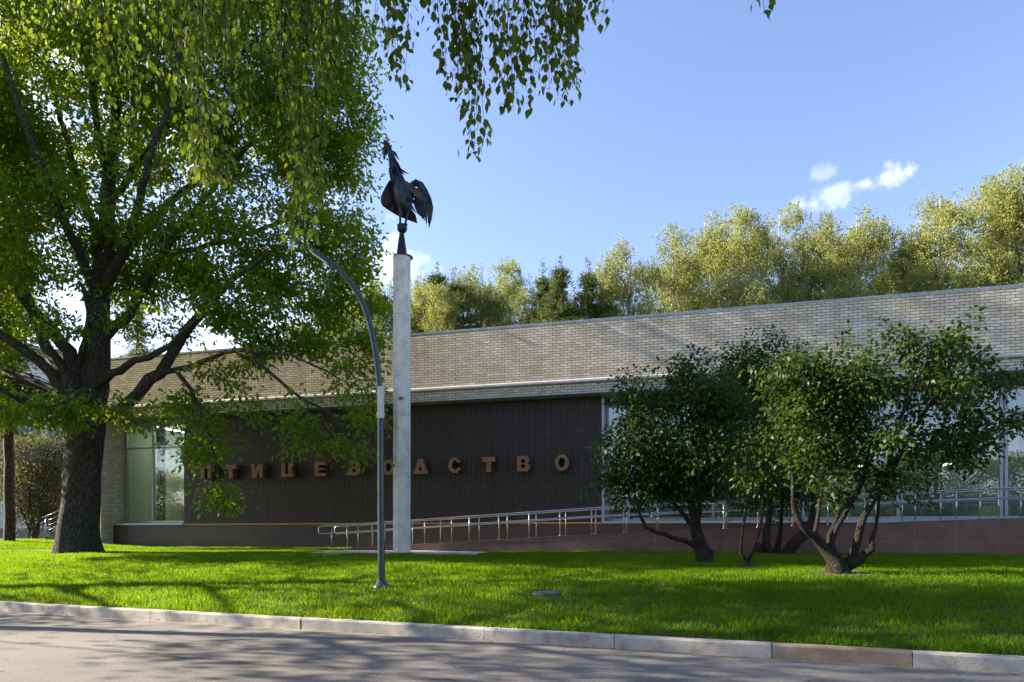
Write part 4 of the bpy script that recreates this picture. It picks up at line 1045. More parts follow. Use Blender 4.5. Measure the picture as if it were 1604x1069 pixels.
# ------------------------------------------------------------------ lilac shrubs
def build_shrub(key, name, label, stems, lobs, dens, per, size, seed, rej=None, bark='lilac_bark', leaf='lilac_leaf', rx=.16):
    rng = np.random.default_rng(seed)
    b = SHRUB[key]; Y = b[1]; m = Y / F
    limbs = [([P(x, y, Y + d) for x, y, d, r in st], [r * m * .82 for *_, r in st]) for st in stems]
    LB = [(P(x, y, Y + d), (ax * m, dd, ay * m)) for (x, y, d, ax, ay, dd) in lobs]
    A = lobes(rng, LB, dens, rej, .3)
    A = A[~((np.sin(A[:, 0] * 3.7 + 2 * np.sin(A[:, 2] * 2.9)) * np.sin(A[:, 2] * 4.3 + 1.5 * np.sin(A[:, 0] * 2.3 + seed)) > .35) & (rng.uniform(0, 1, len(A)) < .92))]
    # a few leader shoots standing out of the outline
    ext = A[rng.integers(0, len(A), len(A) // 9)]; cen = A.mean(0)
    A = np.vstack([A, ext + unit(ext - cen) * rng.uniform(.12, .55, (len(ext), 1)) + np.array([0, 0, .12])])
    sk = grow(limbs, A, rng, .16, .0026, .5, .2, .03, .12)
    def rough(vs, pts, rr, n): return vs
    sm = skeleton_mesh(name + '_trunk', sk, lambda r: 12 if r > .05 else (6 if r > .015 else 3))
    # gnarls on the thick stems
    n = len(sm.vertices); co = np.empty(n * 3, np.float32); sm.vertices.foreach_get('co', co); co = co.reshape(-1, 3)
    low = co[:, 2] < b[2] + .9
    nz = np.stack([np.sin(co[:, 1] * 31 + co[:, 2] * 17), np.sin(co[:, 0] * 29 + co[:, 2] * 23), np.sin(co[:, 0] * 19) * .3], 1)
    co[low] += nz[low] * .012 * np.clip((b[2] + .9 - co[low, 2:3]) / .6, 0, 1); sm.vertices.foreach_set('co', co.ravel()); sm.update()
    tips = sk[0][sk[4]]
    c, ax, nr, sz, tt = cluster(tips, tip_dirs(sk), rng, per, rx, rx * .85, size, up=.75, down=.45)
    lm = leaves_mesh(name + '_crown', c, ax, nr, sz, T_OVATE, tt)
    print(name, len(c))
    return make_tree(name, b, label, 'shrub', sm, M[bark], lm, M[leaf], 'old lilac shrubs in front of the ramp')

build_shrub('left', 'lilac_shrub', 'dark green lilac shrub with one low limb reaching left, nearest the boarded wall',
    [[(1104, 886, 0, 17), (1100, 866, 0, 14), (1094, 845, 0, 12.5), (1088, 822, 0, 10), (1084, 795, .1, 8), (1078, 760, .1, 6), (1070, 700, .1, 4), (1065, 640, .1, 2)],
     [(1098, 860, 0, 8), (1082, 852, -.1, 5), (1058, 843, -.3, 4.3), (1030, 835, -.5, 3.8), (1012, 825, -.6, 3.3), (1003, 808, -.6, 2.8), (992, 780, -.7, 2)],
     [(1090, 835, 0, 6), (1078, 815, .3, 5), (1062, 795, .5, 4), (1042, 770, .7, 3), (1020, 730, .9, 2)],
     [(1092, 838, 0, 5), (1096, 800, -.4, 3.6), (1092, 750, -.6, 2.6), (1092, 690, -.7, 1.6)],
     [(1110, 884, 0, 9), (1113, 868, .1, 8), (1112, 858, .1, 5)]],
    [(1020, 690, -.1, 72, 82, .95), (1000, 640, 0, 45, 42, .6), (1080, 640, .1, 70, 85, 1.0), (1090, 720, -.2, 75, 55, 1.0), (985, 745, -.3, 42, 30, .5), (1040, 750, -.2, 66, 38, .8), (1130, 660, .2, 55, 80, .9), (1060, 590, .1, 45, 25, .5), (1065, 775, -.2, 55, 22, .6), (1120, 745, .1, 50, 36, .8), (1000, 775, -.3, 30, 16, .4)],
    76, 38, .10, 21)
build_shrub('back', 'lilac_shrub', 'brownish lilac shrub on a thick leaning trunk, between two others and near the ramp wall',
    [[(1205, 872, 0, 9), (1200, 850, 0, 8), (1203, 825, 0, 6), (1208, 790, 0, 5), (1205, 740, 0, 3.5), (1195, 680, 0, 2)],
     [(1228, 873, 0, 12), (1240, 856, -.2, 11), (1256, 840, -.3, 10), (1270, 820, -.4, 8), (1275, 790, -.4, 5), (1270, 730, -.4, 3)],
     [(1214, 872, 0, 8), (1222, 835, .3, 4), (1226, 790, .4, 3), (1232, 740, .4, 2)],
     [(1186, 874, 0, 10), (1188, 856, 0, 9), (1190, 850, 0, 6)]],
    [(1180, 640, 0, 60, 75, 1.0), (1215, 700, 0, 65, 65, 1.0), (1160, 600, 0, 40, 50, .8), (1230, 600, 0, 60, 55, 1.0), (1185, 745, -.2, 60, 40, .9), (1165, 565, 0, 36, 22, .5), (1205, 545, .1, 30, 18, .4), (1270, 660, 0, 40, 60, .8), (1170, 690, .2, 40, 60, .6), (1235, 660, .3, 60, 80, .9), (1130, 720, .1, 44, 40, .7), (1250, 740, .1, 44, 34, .6), (1130, 640, .2, 40, 60, .7), (1205, 785, .1, 60, 20, .7), (1255, 780, .1, 34, 20, .5)],
    72, 36, .095, 22)
build_shrub('thin', 'lilac_sapling', 'young lilac with two thin forked stems in a bare soil patch', 
    [[(1170, 892, 0, 7), (1169, 882, 0, 6), (1162, 868, 0, 3.5), (1163, 840, 0, 2.8), (1168, 800, 0, 2.4), (1172, 760, 0, 2)],
     [(1169, 882, 0, 5), (1178, 868, 0, 3.5), (1186, 845, 0, 2.8), (1192, 815, 0, 2.4), (1196, 780, 0, 2), (1190, 740, 0, 1.4)]],
    [(1170, 745, 0, 35, 30, .4), (1195, 745, 0, 30, 36, .4), (1185, 700, 0, 34, 40, .4)],
    70, 26, .09, 23)
build_shrub('right', 'lilac_shrub', 'tallest lilac shrub, its gnarled trunk splitting low into a fan of stems',
    [[(1316, 904, 0, 23), (1312, 890, 0, 21), (1306, 876, 0, 15), (1292, 858, 0, 10), (1276, 842, -.1, 8), (1258, 826, -.2, 6.5), (1244, 800, -.2, 4.5), (1240, 740, -.2, 3)],
     [(1308, 878, 0, 8), (1302, 850, 0, 6), (1310, 826, 0, 5), (1330, 795, .1, 4.5), (1352, 755, .2, 4), (1360, 700, .3, 3)],
     [(1325, 885, 0, 12), (1336, 872, 0, 8), (1344, 850, -.1, 7), (1348, 825, -.2, 7), (1362, 795, -.2, 6.5), (1378, 770, -.2, 6.5), (1392, 745, -.2, 6), (1420, 690, -.1, 4.5), (1460, 630, 0, 3), (1500, 590, .1, 2)],
     [(1322, 888, 0, 13), (1345, 878, -.1, 9), (1358, 868, -.15, 7), (1364, 862, -.2, 6), (1370, 830, -.2, 3), (1375, 790, -.2, 2.6), (1378, 740, -.2, 2)],
     [(1300, 868, 0, 6), (1300, 838, .2, 4.5), (1318, 800, .4, 4), (1345, 760, .5, 3.5), (1372, 700, .5, 2.6)],
     [(1392, 745, -.2, 5), (1400, 690, -.4, 4), (1420, 630, -.5, 3), (1450, 570, -.5, 2.2), (1460, 530, -.4, 1.2)],
     [(1276, 842, -.1, 5), (1282, 800, .2, 3.5), (1290, 740, .4, 2.6), (1300, 660, .4, 1.8)]],
    [(1300, 610, .2, 80, 55, .9), (1360, 640, .1, 80, 60, 1.0), (1450, 620, 0, 90, 62, 1.0), (1450, 550, -.3, 52, 34, .5), (1520, 600, 0, 60, 44, .7), (1545, 655, 0, 36, 26, .5), (1490, 690, -.1, 70, 42, .8), (1400, 700, -.1, 90, 52, .9), (1310, 690, 0, 70, 62, .9), (1255, 590, .1, 50, 42, .6), (1330, 755, -.2, 45, 22, .5), (1400, 760, -.3, 40, 22, .4), (1540, 570, -.1, 34, 20, .3), (1430, 527, -.4, 26, 16, .3), (1500, 540, -.3, 34, 20, .3), (1262, 655, .2, 52, 66, .7), (1235, 600, .3, 44, 40, .5), (1345, 590, .2, 60, 30, .6), (1262, 735, .1, 36, 34, .5), (1300, 775, .2, 34, 18, .4), (1445, 770, -.3, 16, 20, .25), (1585, 668, 0, 10, 8, .15)],
    84, 36, .095, 24, rx=.13)

# ------------------------------------------------------------------ near birch with hanging sprays
def build_birch():
    rng = np.random.default_rng(31)
    b = np.array([-4.2, -3.4, 0.02])
    tr = [(b + np.array([0, 0, -.1]), .26), (b + np.array([.05, .1, 2]), .22), (b + np.array([.15, .4, 5]), .18), (b + np.array([.3, .8, 8]), .14), (b + np.array([.4, 1.0, 11.5]), .08), (b + np.array([.5, 1.2, 15]), .03)]
    limbs = [([p for p, r in tr], [r for p, r in tr])]
    for pts in ([(-3.95, -2.7, 6.5), (-3.2, 0, 8.2), (-2.4, 3, 8.6), (-1.4, 5.5, 8.2), (-.6, 6.8, 7.6)], [(-3.9, -2.6, 7.2), (-3.8, 0, 9.0), (-3.6, 3, 9.4), (-3.2, 6, 8.8), (-2.9, 7.5, 8.0)],
                [(-3.95, -2.7, 6), (-2, -.5, 7.6), (0, 2, 8.3), (1.4, 4.4, 8.0), (2.2, 5.8, 7.2)], [(-3.85, -2.5, 8.5), (-2, 1, 10.5), (0, 4, 10.4), (1, 6, 9.6)],
                [(-3.9, -2.6, 7.5), (-4.6, 0, 9.5), (-4.6, 3.5, 9.6), (-4.4, 6, 8.8)], [(-3.9, -2.6, 7.0), (-5.6, 0, 8.2), (-6.8, 3, 8.4), (-7.4, 6, 7.8)]):
        limbs.append(([np.array(p) for p in pts], list(np.linspace(.085, .018, len(pts)))))
    # hanging sprays: photo columns, lowest point, depth, count
    groups = [  # x0, x1, ybottom(min,max), depth range, number of strands
        (105, 200, 10, 170, 5.2, 7.0, 8), (190, 330, 60, 240, 4.6, 6.6, 19), (290, 350, 200, 290, 4.6, 5.4, 12), (330, 470, 30, 190, 4.6, 6.6, 18), (455, 520, 240, 405, 5.0, 6.0, 14),
        (440, 565, 0, 140, 4.6, 6.4, 17), (590, 640, 20, 175, 4.8, 5.4, 8), (600, 690, -40, 40, 4.8, 5.6, 8), (690, 750, 100, 190, 4.7, 5.3, 12), (722, 752, 190, 258, 4.8, 5.0, 4), (765, 900, 60, 160, 4.6, 5.5, 26), (800, 830, 150, 185, 4.8, 5.0, 3), (860, 950, -20, 45, 4.7, 5.3, 10),
        (1178, 1196, 2, 18, 4.6, 4.7, 2), (30, 120, -60, 30, 5.0, 6.5, 8), (330, 640, -120, -20, 4.5, 6.5, 20), (680, 900, -160, -30, 4.5, 6.0, 14)]
    tops = []; strands = []
    for (x0, x1, ya, yb, d0, d1, n) in groups:
        for i in range(n):
            Y = rng.uniform(d0, d1); x = rng.uniform(x0, x1); y = rng.uniform(ya, yb)
            lowp = P(x, y, Y); zt = max(lowp[2] + .9, rng.uniform(6.4, 7.4) + .12 * (Y - 5))
            L_ = zt - lowp[2]; k = max(5, int(L_ / .13))
            ph = rng.uniform(0, 6.28, 2); am = rng.uniform(.02, .06)
            tt = np.linspace(0, 1, k)
            drift = rng.normal(0, .16, 2)
            sx = lowp[0] + drift[0] * (1 - tt) ** 2 + am * np.sin(tt * L_ * 3 + ph[0]) * (1 - tt * .3); sy = lowp[1] + drift[1] * (1 - tt) ** 2 + am * np.sin(tt * L_ * 2.6 + ph[1])
            st = np.stack([sx, sy, zt - L_ * tt], 1); strands.append(st); tops.append(st[0])
    bare = P(253, 392, 5.0)
    sk = grow(limbs, np.array(tops), rng, .3, .004, .45, .25, .03, .25)
    sm = skeleton_mesh('birch_trunk', sk)
    V = []; Fs = []; o = 0
    LC = []; LA = []; LN = []; LS = []; LT = []
    for st in strands:
        vs, fs = tube_rings(st, np.linspace(.005, .0016, len(st)), 3); V.append(vs); Fs.append(fs + o); o += len(vs)
        L_ = st[0, 2] - st[-1, 2]; nl = int(L_ / .036)
        t0 = rng.uniform(0, 1)
        f = rng.uniform(0, 1, nl) ** .95; f = f[(f * L_ > .1)]; 
        f = np.append(f, [1.0, .995]); nl = len(f)
        idx = f * (len(st) - 1); i0 = np.minimum(idx.astype(int), len(st) - 2); fr = (idx - i0)[:, None]
        base = st[i0] * (1 - fr) + st[i0 + 1] * fr
        a = rng.uniform(0, 2 * np.pi, nl); rr = rng.uniform(.012, .085, nl)
        # short side twigs carry the leaves a little away from the strand
        off = np.stack([np.cos(a) * rr, np.sin(a) * rr, -rng.uniform(0, .03, nl)], 1)
        LC.append(base + off); LA.append(np.stack([np.cos(a) * .35, np.sin(a) * .35, -np.ones(nl)], 1) + rng.normal(0, .22, (nl, 3)))
        LN.append(np.stack([np.cos(a), np.sin(a), .25 * np.ones(nl)], 1) + rng.normal(0, .5, (nl, 3)))
        LS.append(rng.uniform(.042, .080, nl)); LT.append(np.clip(t0 * .45 + rng.uniform(0, .55, nl), 0, 1))
        # petioles
        for q in range(0, nl):
            pv = np.array([base[q], base[q] + off[q]]); vs, fs = tube_rings(pv, np.array([.0009, .0006]), 3); V.append(vs); Fs.append(fs + o); o += len(vs)
    # a bare dead twig among the sprays
    bt = np.array([P(248, 150, 5.0), P(247, 215, 5.0), P(250, 265, 5.0), P(252, 310, 5.0), P(254, 345, 5.0), P(259, 372, 5.0), P(254, 394, 5.0)]); bt = np.vstack([[bt[0][0], bt[0][1], 6.8], bt])
    for pth in (bt, np.array([P(250, 225, 5), P(243, 240, 5), P(240, 256, 5)]), np.array([P(254, 345, 5), P(248, 352, 5.02), P(245, 378, 5.02)])):
        vs, fs = tube_rings(pth, np.linspace(.0055, .0015, len(pth)), 5); V.append(vs); Fs.append(fs + o); o += len(vs)
    tw = mesh_np('twigs', np.concatenate(V), [np.concatenate(Fs)], smooth=True)
    # upper crown above the frame, and unseen left lobes added to shade the sprays
    LBs = [((-3.8, -2.2, 12), (2.2, 2.2, 3.2)), ((-2.6, 1.2, 10.6), (1.8, 2.2, 1.2)), ((-3.6, -2.4, 9), (2.6, 2.2, 1.4)), ((-7.2, 5.2, 7.9), (2.3, 2.6, 1.2)), ((-6.4, 5.6, 7.5), (1.9, 2.2, .9)), ((-8.6, 6.6, 8.7), (1.8, 2.4, 1.3)), ((-5.4, 7.0, 8.4), (1.6, 2.0, 1.0))]
    A = lobes(rng, LBs, 60)
    c, ax, nr, sz, tt = cluster(A, np.zeros_like(A), rng, 30, .28, .3, .06, down=.9, up=.3)
    c = np.concatenate([c] + LC); ax = np.concatenate([ax] + LA); nr = np.concatenate([nr] + LN); sz = np.concatenate([sz] + LS); tt = np.concatenate([tt] + LT)
    lm = leaves_mesh('birch_crown', c, ax, nr, sz, T_BIRCH, tt)
    T = make_tree('weeping_birch', b, 'weeping birch whose leafy twigs hang into the top of the picture, closest of all trees', 'tree', sm, M['birch_bark'], lm, M['birch_leaf'])
    tw.transform(Matrix.Translation(-Vector(b))); link('twigs', tw, T, [M['twig']])
    print('birch leaves', len(c))
build_birch()

# ------------------------------------------------------------------ background trees
def proto_birch(seed, h, w):
    rng = np.random.default_rng(seed)
    limbs = [([(0, 0, -.3), (.1, 0, h * .3), (-.1, .1, h * .6), (.1, 0, h * .85), (.15, 0, h * .97)], [.2, .16, .11, .05, .02])]
    for i in range(13):
        z = h * rng.uniform(.42, .88); a = rng.uniform(0, 6.28); L_ = w * (1.15 - z / h) * rng.uniform(.9, 1.5)
        d = np.array([math.cos(a), math.sin(a), 0])
        limbs.append(([np.array([0, 0, z]), d * L_ * .4 + (0, 0, z + L_ * .75), d * L_ * .8 + (0, 0, z + L_ * 1.15), d * L_ + (0, 0, z + L_ * 1.15)], [.06, .045, .03, .012]))
    LB = [((0, 0, h * .60), (w * .95, w * .95, h * .20)), ((w * .15, 0, h * .78), (w * .75, w * .75, h * .16)), ((-w * .1, w * .1, h * .90), (w * .45, w * .45, h * .10))]
    for i in range(11):
        a = rng.uniform(0, 6.28); z = h * rng.uniform(.5, .93); q = w * (1.45 - z / h) * rng.uniform(.7, 1.15)
        LB.append(((q * math.cos(a), q * math.sin(a), z), (w * .34, w * .34, h * .065)))
    A = lobes(rng, LB, 15, None, .45)
    sk = grow(limbs, A, rng, .5, .006, .5, .25, .07, .25)
    tips = sk[0][sk[4]]
    per = 8; n = len(tips) * per
    # each tip carries a few pendulous sprays
    C = []; AX = []; NR = []; TT = []
    base = np.repeat(tips, per, 0) + rng.normal(0, 1, (n, 3)) * (.26, .26, .12); Ls = rng.uniform(.25, 1.15, n); tc = rng.uniform(0, 1, n) * .35 + np.repeat(rng.uniform(0, .65, len(tips)), per)
    k = 17
    f = rng.uniform(0, 1, (n, k))
    c = base[:, None, :] + np.stack([rng.normal(0, .075, (n, k)), rng.normal(0, .075, (n, k)), -f * Ls[:, None] + .1], 2)
    c = c.reshape(-1, 3); m = len(c)
    ax = rng.normal(0, .45, (m, 3)) + (0, 0, -.9); nr = rng.normal(0, 1, (m, 3)) + (0, 0, .2)
    tint = np.clip(np.repeat(tc, k) * .75 + rng.uniform(0, .3, m), 0, 1)
    lm = leaves_mesh('far_birch_crown', c, ax, nr, rng.uniform(.08, .135, m), T_QUAD, tint)
    sm = skeleton_mesh('far_birch_trunk', sk, lambda r: 7 if r > .06 else (4 if r > .02 else 3), rmin=.007)
    print('far birch', m, max(v.co.z for v in lm.vertices))
    return sm, lm
def proto_pine(seed, h, w, spruce=False):
    rng = np.random.default_rng(seed)
    limbs = [([(0, 0, -.3), (0, .05, h * .4), (.05, 0, h * .8), (0, 0, h)], [.22, .17, .08, .02])]
    z = h * (.36 if spruce else .35); tips = []; dirs = []
    while z < h * .99:
        fr = (h - z) / h; L_ = w * (fr * 1.25 + .06) if spruce else w * min(1, fr * 1.5) * rng.uniform(.8, 1.1)
        for i in range(rng.integers(5, 8)):
            a = rng.uniform(0, 6.28); d = np.array([math.cos(a), math.sin(a), 0]); l = L_ * rng.uniform(.65, 1.1)
            rise = -.35 if spruce else .08
            e = d * l + (0, 0, z + l * rise); mid = d * l * .5 + (0, 0, z + l * rise * .35)
            limbs.append(([np.array([0, 0, z]), mid, e], [.035, .02, .008]))
            for q in np.linspace(.12, 1, max(4, int(l / .14))):
                p = np.array([0, 0, z]) * (1 - q) + e * q + np.array([0, 0, -.1 * math.sin(q * 3.1)])
                for rep in range(1 if spruce else 3):
                    tips.append(p + rng.normal(0, .10 + .16 * q, 3) * (1, 1, .5)); dirs.append(d + np.array([0, 0, -.5 if spruce else .7]))
        z += rng.uniform(.30, .5) * (h / 16)
    for zz in np.linspace(h * .95, h * 1.03, 9): tips.append(np.array([0, 0, zz])); dirs.append(np.array([0, 0, 1.]))
    sk = grow(limbs, np.zeros((0, 3)), rng, .6)
    tips = np.array(tips); dirs = np.array(dirs); k = 14; n = len(tips) * k
    c = np.repeat(tips, k, 0) + rng.normal(0, .09, (n, 3)); ax = np.repeat(dirs, k, 0) + rng.normal(0, .75, (n, 3)); nr = rng.normal(0, 1, (n, 3))
    tt = np.clip(np.repeat(rng.uniform(0, .7, len(tips)), k) + rng.uniform(0, .3, n), 0, 1)
    lm = leaves_mesh('needles', c, ax, nr, rng.uniform(.13, .23, n), T_NEEDLE, tt)
    sm = skeleton_mesh('pine_trunk', sk, lambda r: 7 if r > .06 else 4)
    print('pine', n)
    return sm, lm

def proto_broad(seed, h, w, lo=.2, dens=14, per=42, holes=False):
    rng = np.random.default_rng(seed)
    limbs = [([(0, 0, -.3), (.1, 0, h * .25), (-.1, .1, h * .55), (.1, 0, h * .92)], [.24, .2, .13, .03])]
    for i in range(9):
        z = h * rng.uniform(max(.2, lo - .1), .75); a = i * 2.4; d = np.array([math.cos(a), math.sin(a), 0]); L_ = w * rng.uniform(.6, .95)
        limbs.append(([np.array([0, 0, z]), d * L_ * .5 + (0, 0, z + L_ * .3), d * L_ + (0, 0, z + L_ * .45)], [.1, .06, .02]))
    LB = [((0, 0, h * (lo + .96) * .48), (w * .8, w * .8, h * (.96 - lo) * .5))]
    for i in range(16):
        a = rng.uniform(0, 6.28); z = h * rng.uniform(lo, .88); q = w * .8 * math.sin(math.pi * min(1, z / h * .9 + .05)) ** .6
        LB.append(((q * math.cos(a), q * math.sin(a), z), (w * .35, w * .35, h * .10)))
    A = lobes(rng, LB, dens, None, .3)
    if holes: A = A[np.sin(A[:, 0] * 1.5 + seed) * np.sin(A[:, 1] * 2.3 + 1.2 * np.sin(A[:, 2])) * np.sin(A[:, 2] * 1.7 + 1.3 * np.sin(A[:, 0])) > -.02]
    sk = grow(limbs, A, rng, .5, .006, .5, .25, .07, .1)
    tips = sk[0][sk[4]]; c, ax, nr, sz, tt = cluster(tips, tip_dirs(sk), rng, per, .42, .3, .2, up=.6)
    print('broad', len(c))
    return skeleton_mesh('linden_trunk', sk, lambda r: 8 if r > .06 else (4 if r > .02 else 3), rmin=.008), leaves_mesh('linden_crown', c, ax, nr, sz, T_QUAD, tt)
def far_trees():
    BP = [proto_birch(41, 20, 2.6), proto_birch(42, 20, 2.1), proto_birch(43, 20, 2.8), proto_birch(44, 20, 1.8)]
    PP = [proto_pine(51, 18, 5.6), proto_pine(52, 18, 4.8)]
    spots = [  # x of the crown, y of its top, depth, kind, look
        ('b', 1606, 248, 43, 'tallest yellow-green birch at the right edge above the flat roof'),
        ('b', 1552, 268, 46, 'yellow-green birch just left of the tallest one above the roof'),
        ('b', 1470, 288, 44, 'slender golden birch right of the gap of sky above the roof'),
        ('b', 1425, 372, 47, 'short olive birch right beside the gap of sky, below taller crowns'),
        ('b', 1345, 318, 46, 'yellow-green birch left of the gap of sky, under the clouds'),
        ('b', 1296, 328, 43, 'full golden-green birch, second left of the gap of sky'),
        ('b', 1225, 316, 45, 'round topped birch right under the leftmost small cloud'),
        ('b', 1165, 328, 42, 'dense golden birch standing between the round topped birch and the thin ones'),
        ('b', 1108, 330, 45, 'tall weeping birch with golden foliage over the middle of the roof'),
        ('b', 1055, 346, 42, 'loose yellow birch beside the thin pale-stemmed tree'),
        ('b', 985, 368, 40, 'thin sparse birch with pale bare stems showing above the roof'),
        ('p', 922, 396, 40.2, 'dark green pine beside the sparse pale-stemmed birch'),
        ('p', 877, 400, 39.5, 'tallest bushy pine left of the darkest one above the roof'),
        ('p', 850, 404, 41, 'narrow pine half hidden behind the bushy pine'),
        ('p', 950, 424, 41.5, 'dark pine crowded behind the sparse birch'),
        ('b', 792, 408, 47, 'olive birch with drooping crown right of the central column group'),
        ('b', 752, 410, 44, 'broad olive birch with hanging sprays beside two pine tips'),
        ('b', 822, 446, 42, 'low olive birch below the pines, just over the coping'),
        ('p', 710, 412, 42.5, 'dark pine tip showing behind the olive birches, right one of two'),
        ('p', 684, 410, 43.5, 'dark pine tip nearest the concrete column, left one of two'),
        ('b', 662, 422, 44, 'yellowish birch just right of the concrete column'),
        ('b', 690, 446, 41, 'low yellow-green birch in front of the two pine tips'),
        ('b', 592, 430, 46, 'pale birch seen between the oak crown and the concrete column'),
        ('b', 548, 440, 43, 'birch behind the curved street lamp and the oak leaves'),
        ('b', 490, 470, 47, 'birch mostly hidden behind the right side of the oak'),
        ('p', 1385, 395, 52, 'dark conifer low in the gap of sky between the birches'),
        ('p', 1520, 400, 53, 'dark conifer in shade behind the tall right birches'),
        ('p', 1235, 400, 54, 'dark conifer behind the golden birches'),
        ('b', 1660, 280, 45, 'birch cut by the right edge of the picture'),
        ('b', 900, 455, 41, 'small yellow birch in front of the dark pines'),
    ]
    protos = {}
    rnd = random.Random(2)
    cb = cp = 0
    for (kd, x, y, Y, lab) in spots:
        p = P(x, y, Y); zb = float(gz(p[0], p[1])); H = p[2] - zb
        if kd == 'b': i = cb % 4; cb += 1; key = ('b', i); h0 = 20.6; grp = 'birches behind the building'
        else: i = cp % 2; cp += 1; key = ('p', i); h0 = 18.1; grp = 'pines behind the building'
        loc = (p[0], p[1], zb); s = H / max(v.co.z for v in (BP if kd == 'b' else PP)[i][1].vertices)
        if key not in protos:
            sm, lm = (BP if kd == 'b' else PP)[i]
            t = empty('birch_tree' if kd == 'b' else 'pine_tree', loc, lab, 'tree', grp)
            link('trunk', sm, t, [M['birch_bark'] if kd == 'b' else M['pine_bark']]); link('crown', lm, t, [M['birch_far'] if kd == 'b' else M['pine_leaf']])
            protos[key] = t
        else:
            t = copy_tree(protos[key], loc, lab, grp)
        t.scale = (s * rnd.uniform(.92, 1.15),) * 2 + (s,); t.rotation_euler = (0, 0, rnd.uniform(0, 6.28))
    # lindens across the road, seen mirrored in the windows, and one left of the picture whose shadow lies on the road
    sm, lm = proto_broad(81, 12, 4.6)
    t0 = empty('linden_tree', (-34, -22, 0), 'leafy linden across the road, mirrored in the windows', 'tree', 'roadside lindens')
    link('trunk', sm, t0, [M['twig']]); link('crown', lm, t0, [M['birch_leaf']]); t0.scale = (1, 1, .9)
    k = 0
    for (x, y, s) in [(-26, -27, 1.0), (-18, -25, .85), (-10, -29, .95), (-3, -26, .8), (4, -30, .95), (10, -26, .75), (16, -30, .9), (23, -26, .8), (31, -29, .95), (-62, 2, .8), (-58, -14, 1.0), (-44, -26, 1.0)]:
        t = copy_tree(t0, (x, y, 0), 'leafy linden across the road, mirrored in the windows', 'roadside lindens'); t.scale = (s * 1.3, s * 1.3, s * 1.02); t.rotation_euler = (0, 0, k * 1.3); k += 1
    sm, lm = proto_broad(82, 13.4, 3.6, .53, 13, 34, True)
    t1 = empty('linden_tree', (-15.6, 12.3, float(gz(-15.6, 12.3))), 'tall linden beyond the left edge whose leaf shadows lie on the road', 'tree')
    link('trunk', sm, t1, [M['twig']]); link('crown', lm, t1, [M['oak_leaf']]); t1.scale = (1, 1, 1.1)
    sm, lm = proto_broad(83, 17.5, 3.8, .27, 6, 32, True)
    t2 = empty('linden_tree', (-21.5, 16.6, float(gz(-21.5, 16.6))), 'taller linden beyond the left edge, between the road tree and the oak, shading the lawn', 'tree')
    link('trunk', sm, t2, [M['twig']]); link('crown', lm, t2, [M['oak_leaf']])
    return protos
PROTO = far_trees()

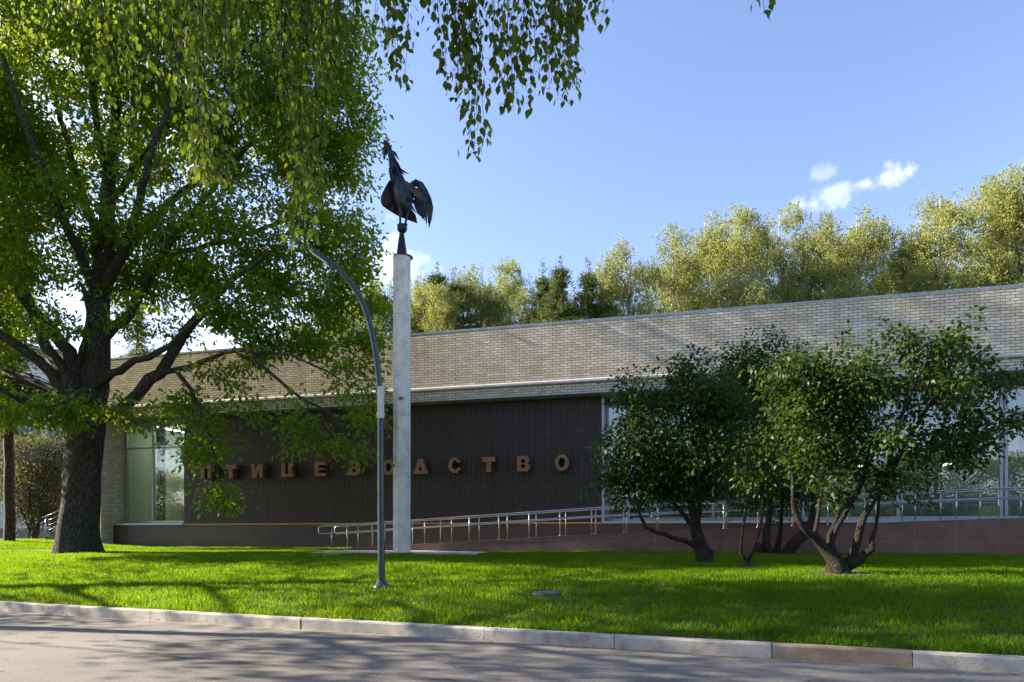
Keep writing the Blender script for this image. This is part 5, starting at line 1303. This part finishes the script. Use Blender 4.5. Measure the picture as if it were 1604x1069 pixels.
# ------------------------------------------------------------------ far left corner
def far_left():
    # spruce with drooping boughs
    b = np.array([*P(14, 848, 28)[:2], 0]); b[2] = gz(b[0], b[1])
    sm, lm = proto_pine(61, 15, 3.0, True)
    # keep the stem clear near the ground
    t = empty('spruce_tree', b, 'spruce with thin reddish trunk and drooping boughs at the left edge', 'tree')
    link('trunk', sm, t, [M['pine_bark']])
    n = len(lm.vertices); co = np.empty(n * 3, np.float32); lm.vertices.foreach_get('co', co); co = co.reshape(-1, 3)
    co[:, 2] = np.where(co[:, 2] < 3.2, co[:, 2] * .35 + 2.1, co[:, 2]); lm.vertices.foreach_set('co', co.ravel()); lm.update()
    link('crown', lm, t, [M['pine_leaf']])
    p2 = P(215, 470, 40); t2 = copy_tree(t, (p2[0], p2[1], .9), 'spruce showing its top above the roof behind the oak trunk', None, 2.0, (1, 1, (p2[2] - .9) / 15.1))
    # olive weeping shrub
    rng = np.random.default_rng(71); Y = 37; m = Y / F
    bb = P(55, 846, Y); bb[2] = gz(bb[0], bb[1])
    limbs = [([bb + (0, 0, -.1), P(52, 820, Y), P(48, 795, Y), P(46, 760, Y), P(50, 735, Y)], [.16, .12, .09, .06, .03]), ([bb, P(60, 825, Y), P(66, 805, Y), P(72, 780, Y), P(80, 755, Y)], [.12, .09, .07, .05, .02]), ([bb, P(44, 825, Y), P(36, 805, Y), P(30, 780, Y)], [.1, .07, .05, .02])]
    LB = [(P(x, y, Y + d), (rx * m, dd, ry * m)) for x, y, d, rx, ry, dd in [(40, 770, 0, 26, 36, 1.2), (72, 765, 0, 28, 42, 1.2), (60, 735, 0, 26, 22, 1), (85, 800, 0, 18, 26, .8), (32, 800, 0, 14, 20, .7), (18, 745, .5, 26, 30, 1), (92, 745, .6, 24, 34, 1), (50, 700, .4, 34, 20, 1), (95, 700, .8, 26, 20, .8), (8, 700, .8, 26, 24, .8), (70, 800, 0, 26, 20, .6)]]
    A = lobes(rng, LB, 75); sk = grow(limbs, A, rng, .3, .005)
    tips = sk[0][sk[4]]; c, ax, nr, sz, tt = cluster(tips, tip_dirs(sk), rng, 30, .2, .3, .12, down=1.2, up=.2)
    make_tree('olive_shrub', tuple(bb), 'drooping olive-brown bush behind the thin spruce trunk', 'shrub', skeleton_mesh('olive_trunk', sk), M['pine_bark'], leaves_mesh('olive_crown', c, ax, nr, sz, T_QUAD, tt), M['yew_leaf'])
    p3 = P(-25, 846, 34); 
    # white office building behind
    W = empty('white_building', (0, 0, 0), 'white building with a ribbon of windows behind the oak, far left', 'building')
    a = P(-330, 480, 44); e = P(116, 562, 52); a[2] = e[2] = 0
    zt = P(30, 525, 46.8)[2]
    dr = (e - a); dr /= np.linalg.norm(dr); nrm = np.array([-dr[1], dr[0], 0])
    def wb(l0, l1, o0, o1, z0, z1, name, mat):
        q = [a + dr * l0 + nrm * o0, a + dr * l1 + nrm * o0, a + dr * l1 + nrm * o1, a + dr * l0 + nrm * o1]
        return MB().prism([(p[0], p[1], z0) for p in q], [(p[0], p[1], z1) for p in q]).build(name, mat, W)
    Lw = np.linalg.norm(e - a)
    wb(0, Lw, 0, 14, .5, zt, 'wall', M['white_wall']); wb(-.1, Lw + .1, -.12, 14.1, zt, zt + .25, 'roof_edge', M['coping'])
    wb(0, Lw, -.06, 0, .3, 1.5, 'base', M['grey_base'])
    for k in range(4):
        z0 = 2.6 + k * 2.9
        for i in range(8):
            l = Lw * (i + .12) / 8; wnd = wb(l, l + Lw / 8 * .78, -.03, .0, z0, z0 + 1.5, 'window', M['frame']); 
            q = [a + dr * (l + .08) - nrm * .036, a + dr * (l + Lw / 8 * .78 - .08) - nrm * .036]
            MB().add([(q[0][0], q[0][1], z0 + .08), (q[1][0], q[1][1], z0 + .08), (q[1][0], q[1][1], z0 + 1.42), (q[0][0], q[0][1], z0 + 1.42)], [(0, 1, 2, 3)]).build('pane', M['far_glass'], wnd)
    # low white garden wall
    G = MB(); a2 = P(-60, 800, 43); e2 = P(100, 800, 43)
    G.box(a2[0], e2[0], 43, 43.25, .9, P(0, 828, 43)[2], 1); G.box(a2[0], e2[0], 43.03, 43.22, P(0, 828, 43)[2], P(0, 786, 43)[2], 0)
    tagit(G.build('garden_wall', [M['white_wall'], M['grey_base']]), 'low white wall on a grey base behind the bushes at far left', 'wall')
    # path
    pth = MB(); c = [P(-200, 860, 24.55), P(95, 860, 24.55), P(95, 855, 25.05), P(-200, 855, 25.05)]
    pth.prism([(p[0], p[1], gz(p[0], p[1]) - .1) for p in c], [(p[0], p[1], gz(p[0], p[1]) + .012) for p in c]); tagit(pth.build('path', M['paving']), kind='structure')
    # entrance steps beside the building
    Y = 30.5; b0 = P(70, 856, Y); zg = float(gz(b0[0], b0[1]))
    E = empty('entrance_steps', (b0[0], b0[1], zg), 'short flight of grey steps with steel railing beside the oak trunk', 'steps')
    for i in range(6):
        MB().box(i * .30, 2.6, -.0, 1.6, i * .16 - (.2 if i == 0 else 0), (i + 1) * .16 - .004).build('step', M['step'], E)
    r = MB()
    for off in (.9, .68, .46, .24): r.tube([(-.1, -.02, off + .1), (.35, -.02, off + .28), (2.2, -.02, off + 1.2)], .022 if off == .9 else .012, 8)
    r.build('rail', M['lamp'], E)
    for x, z in ((.05, 0), (.75, .4), (1.45, .8), (2.1, 1.0)): MB().tube([(x, -.02, z), (x, -.02, z + 1.0 if z else 1.02)], .02, 8).build('post', M['frame'], E)
far_left()
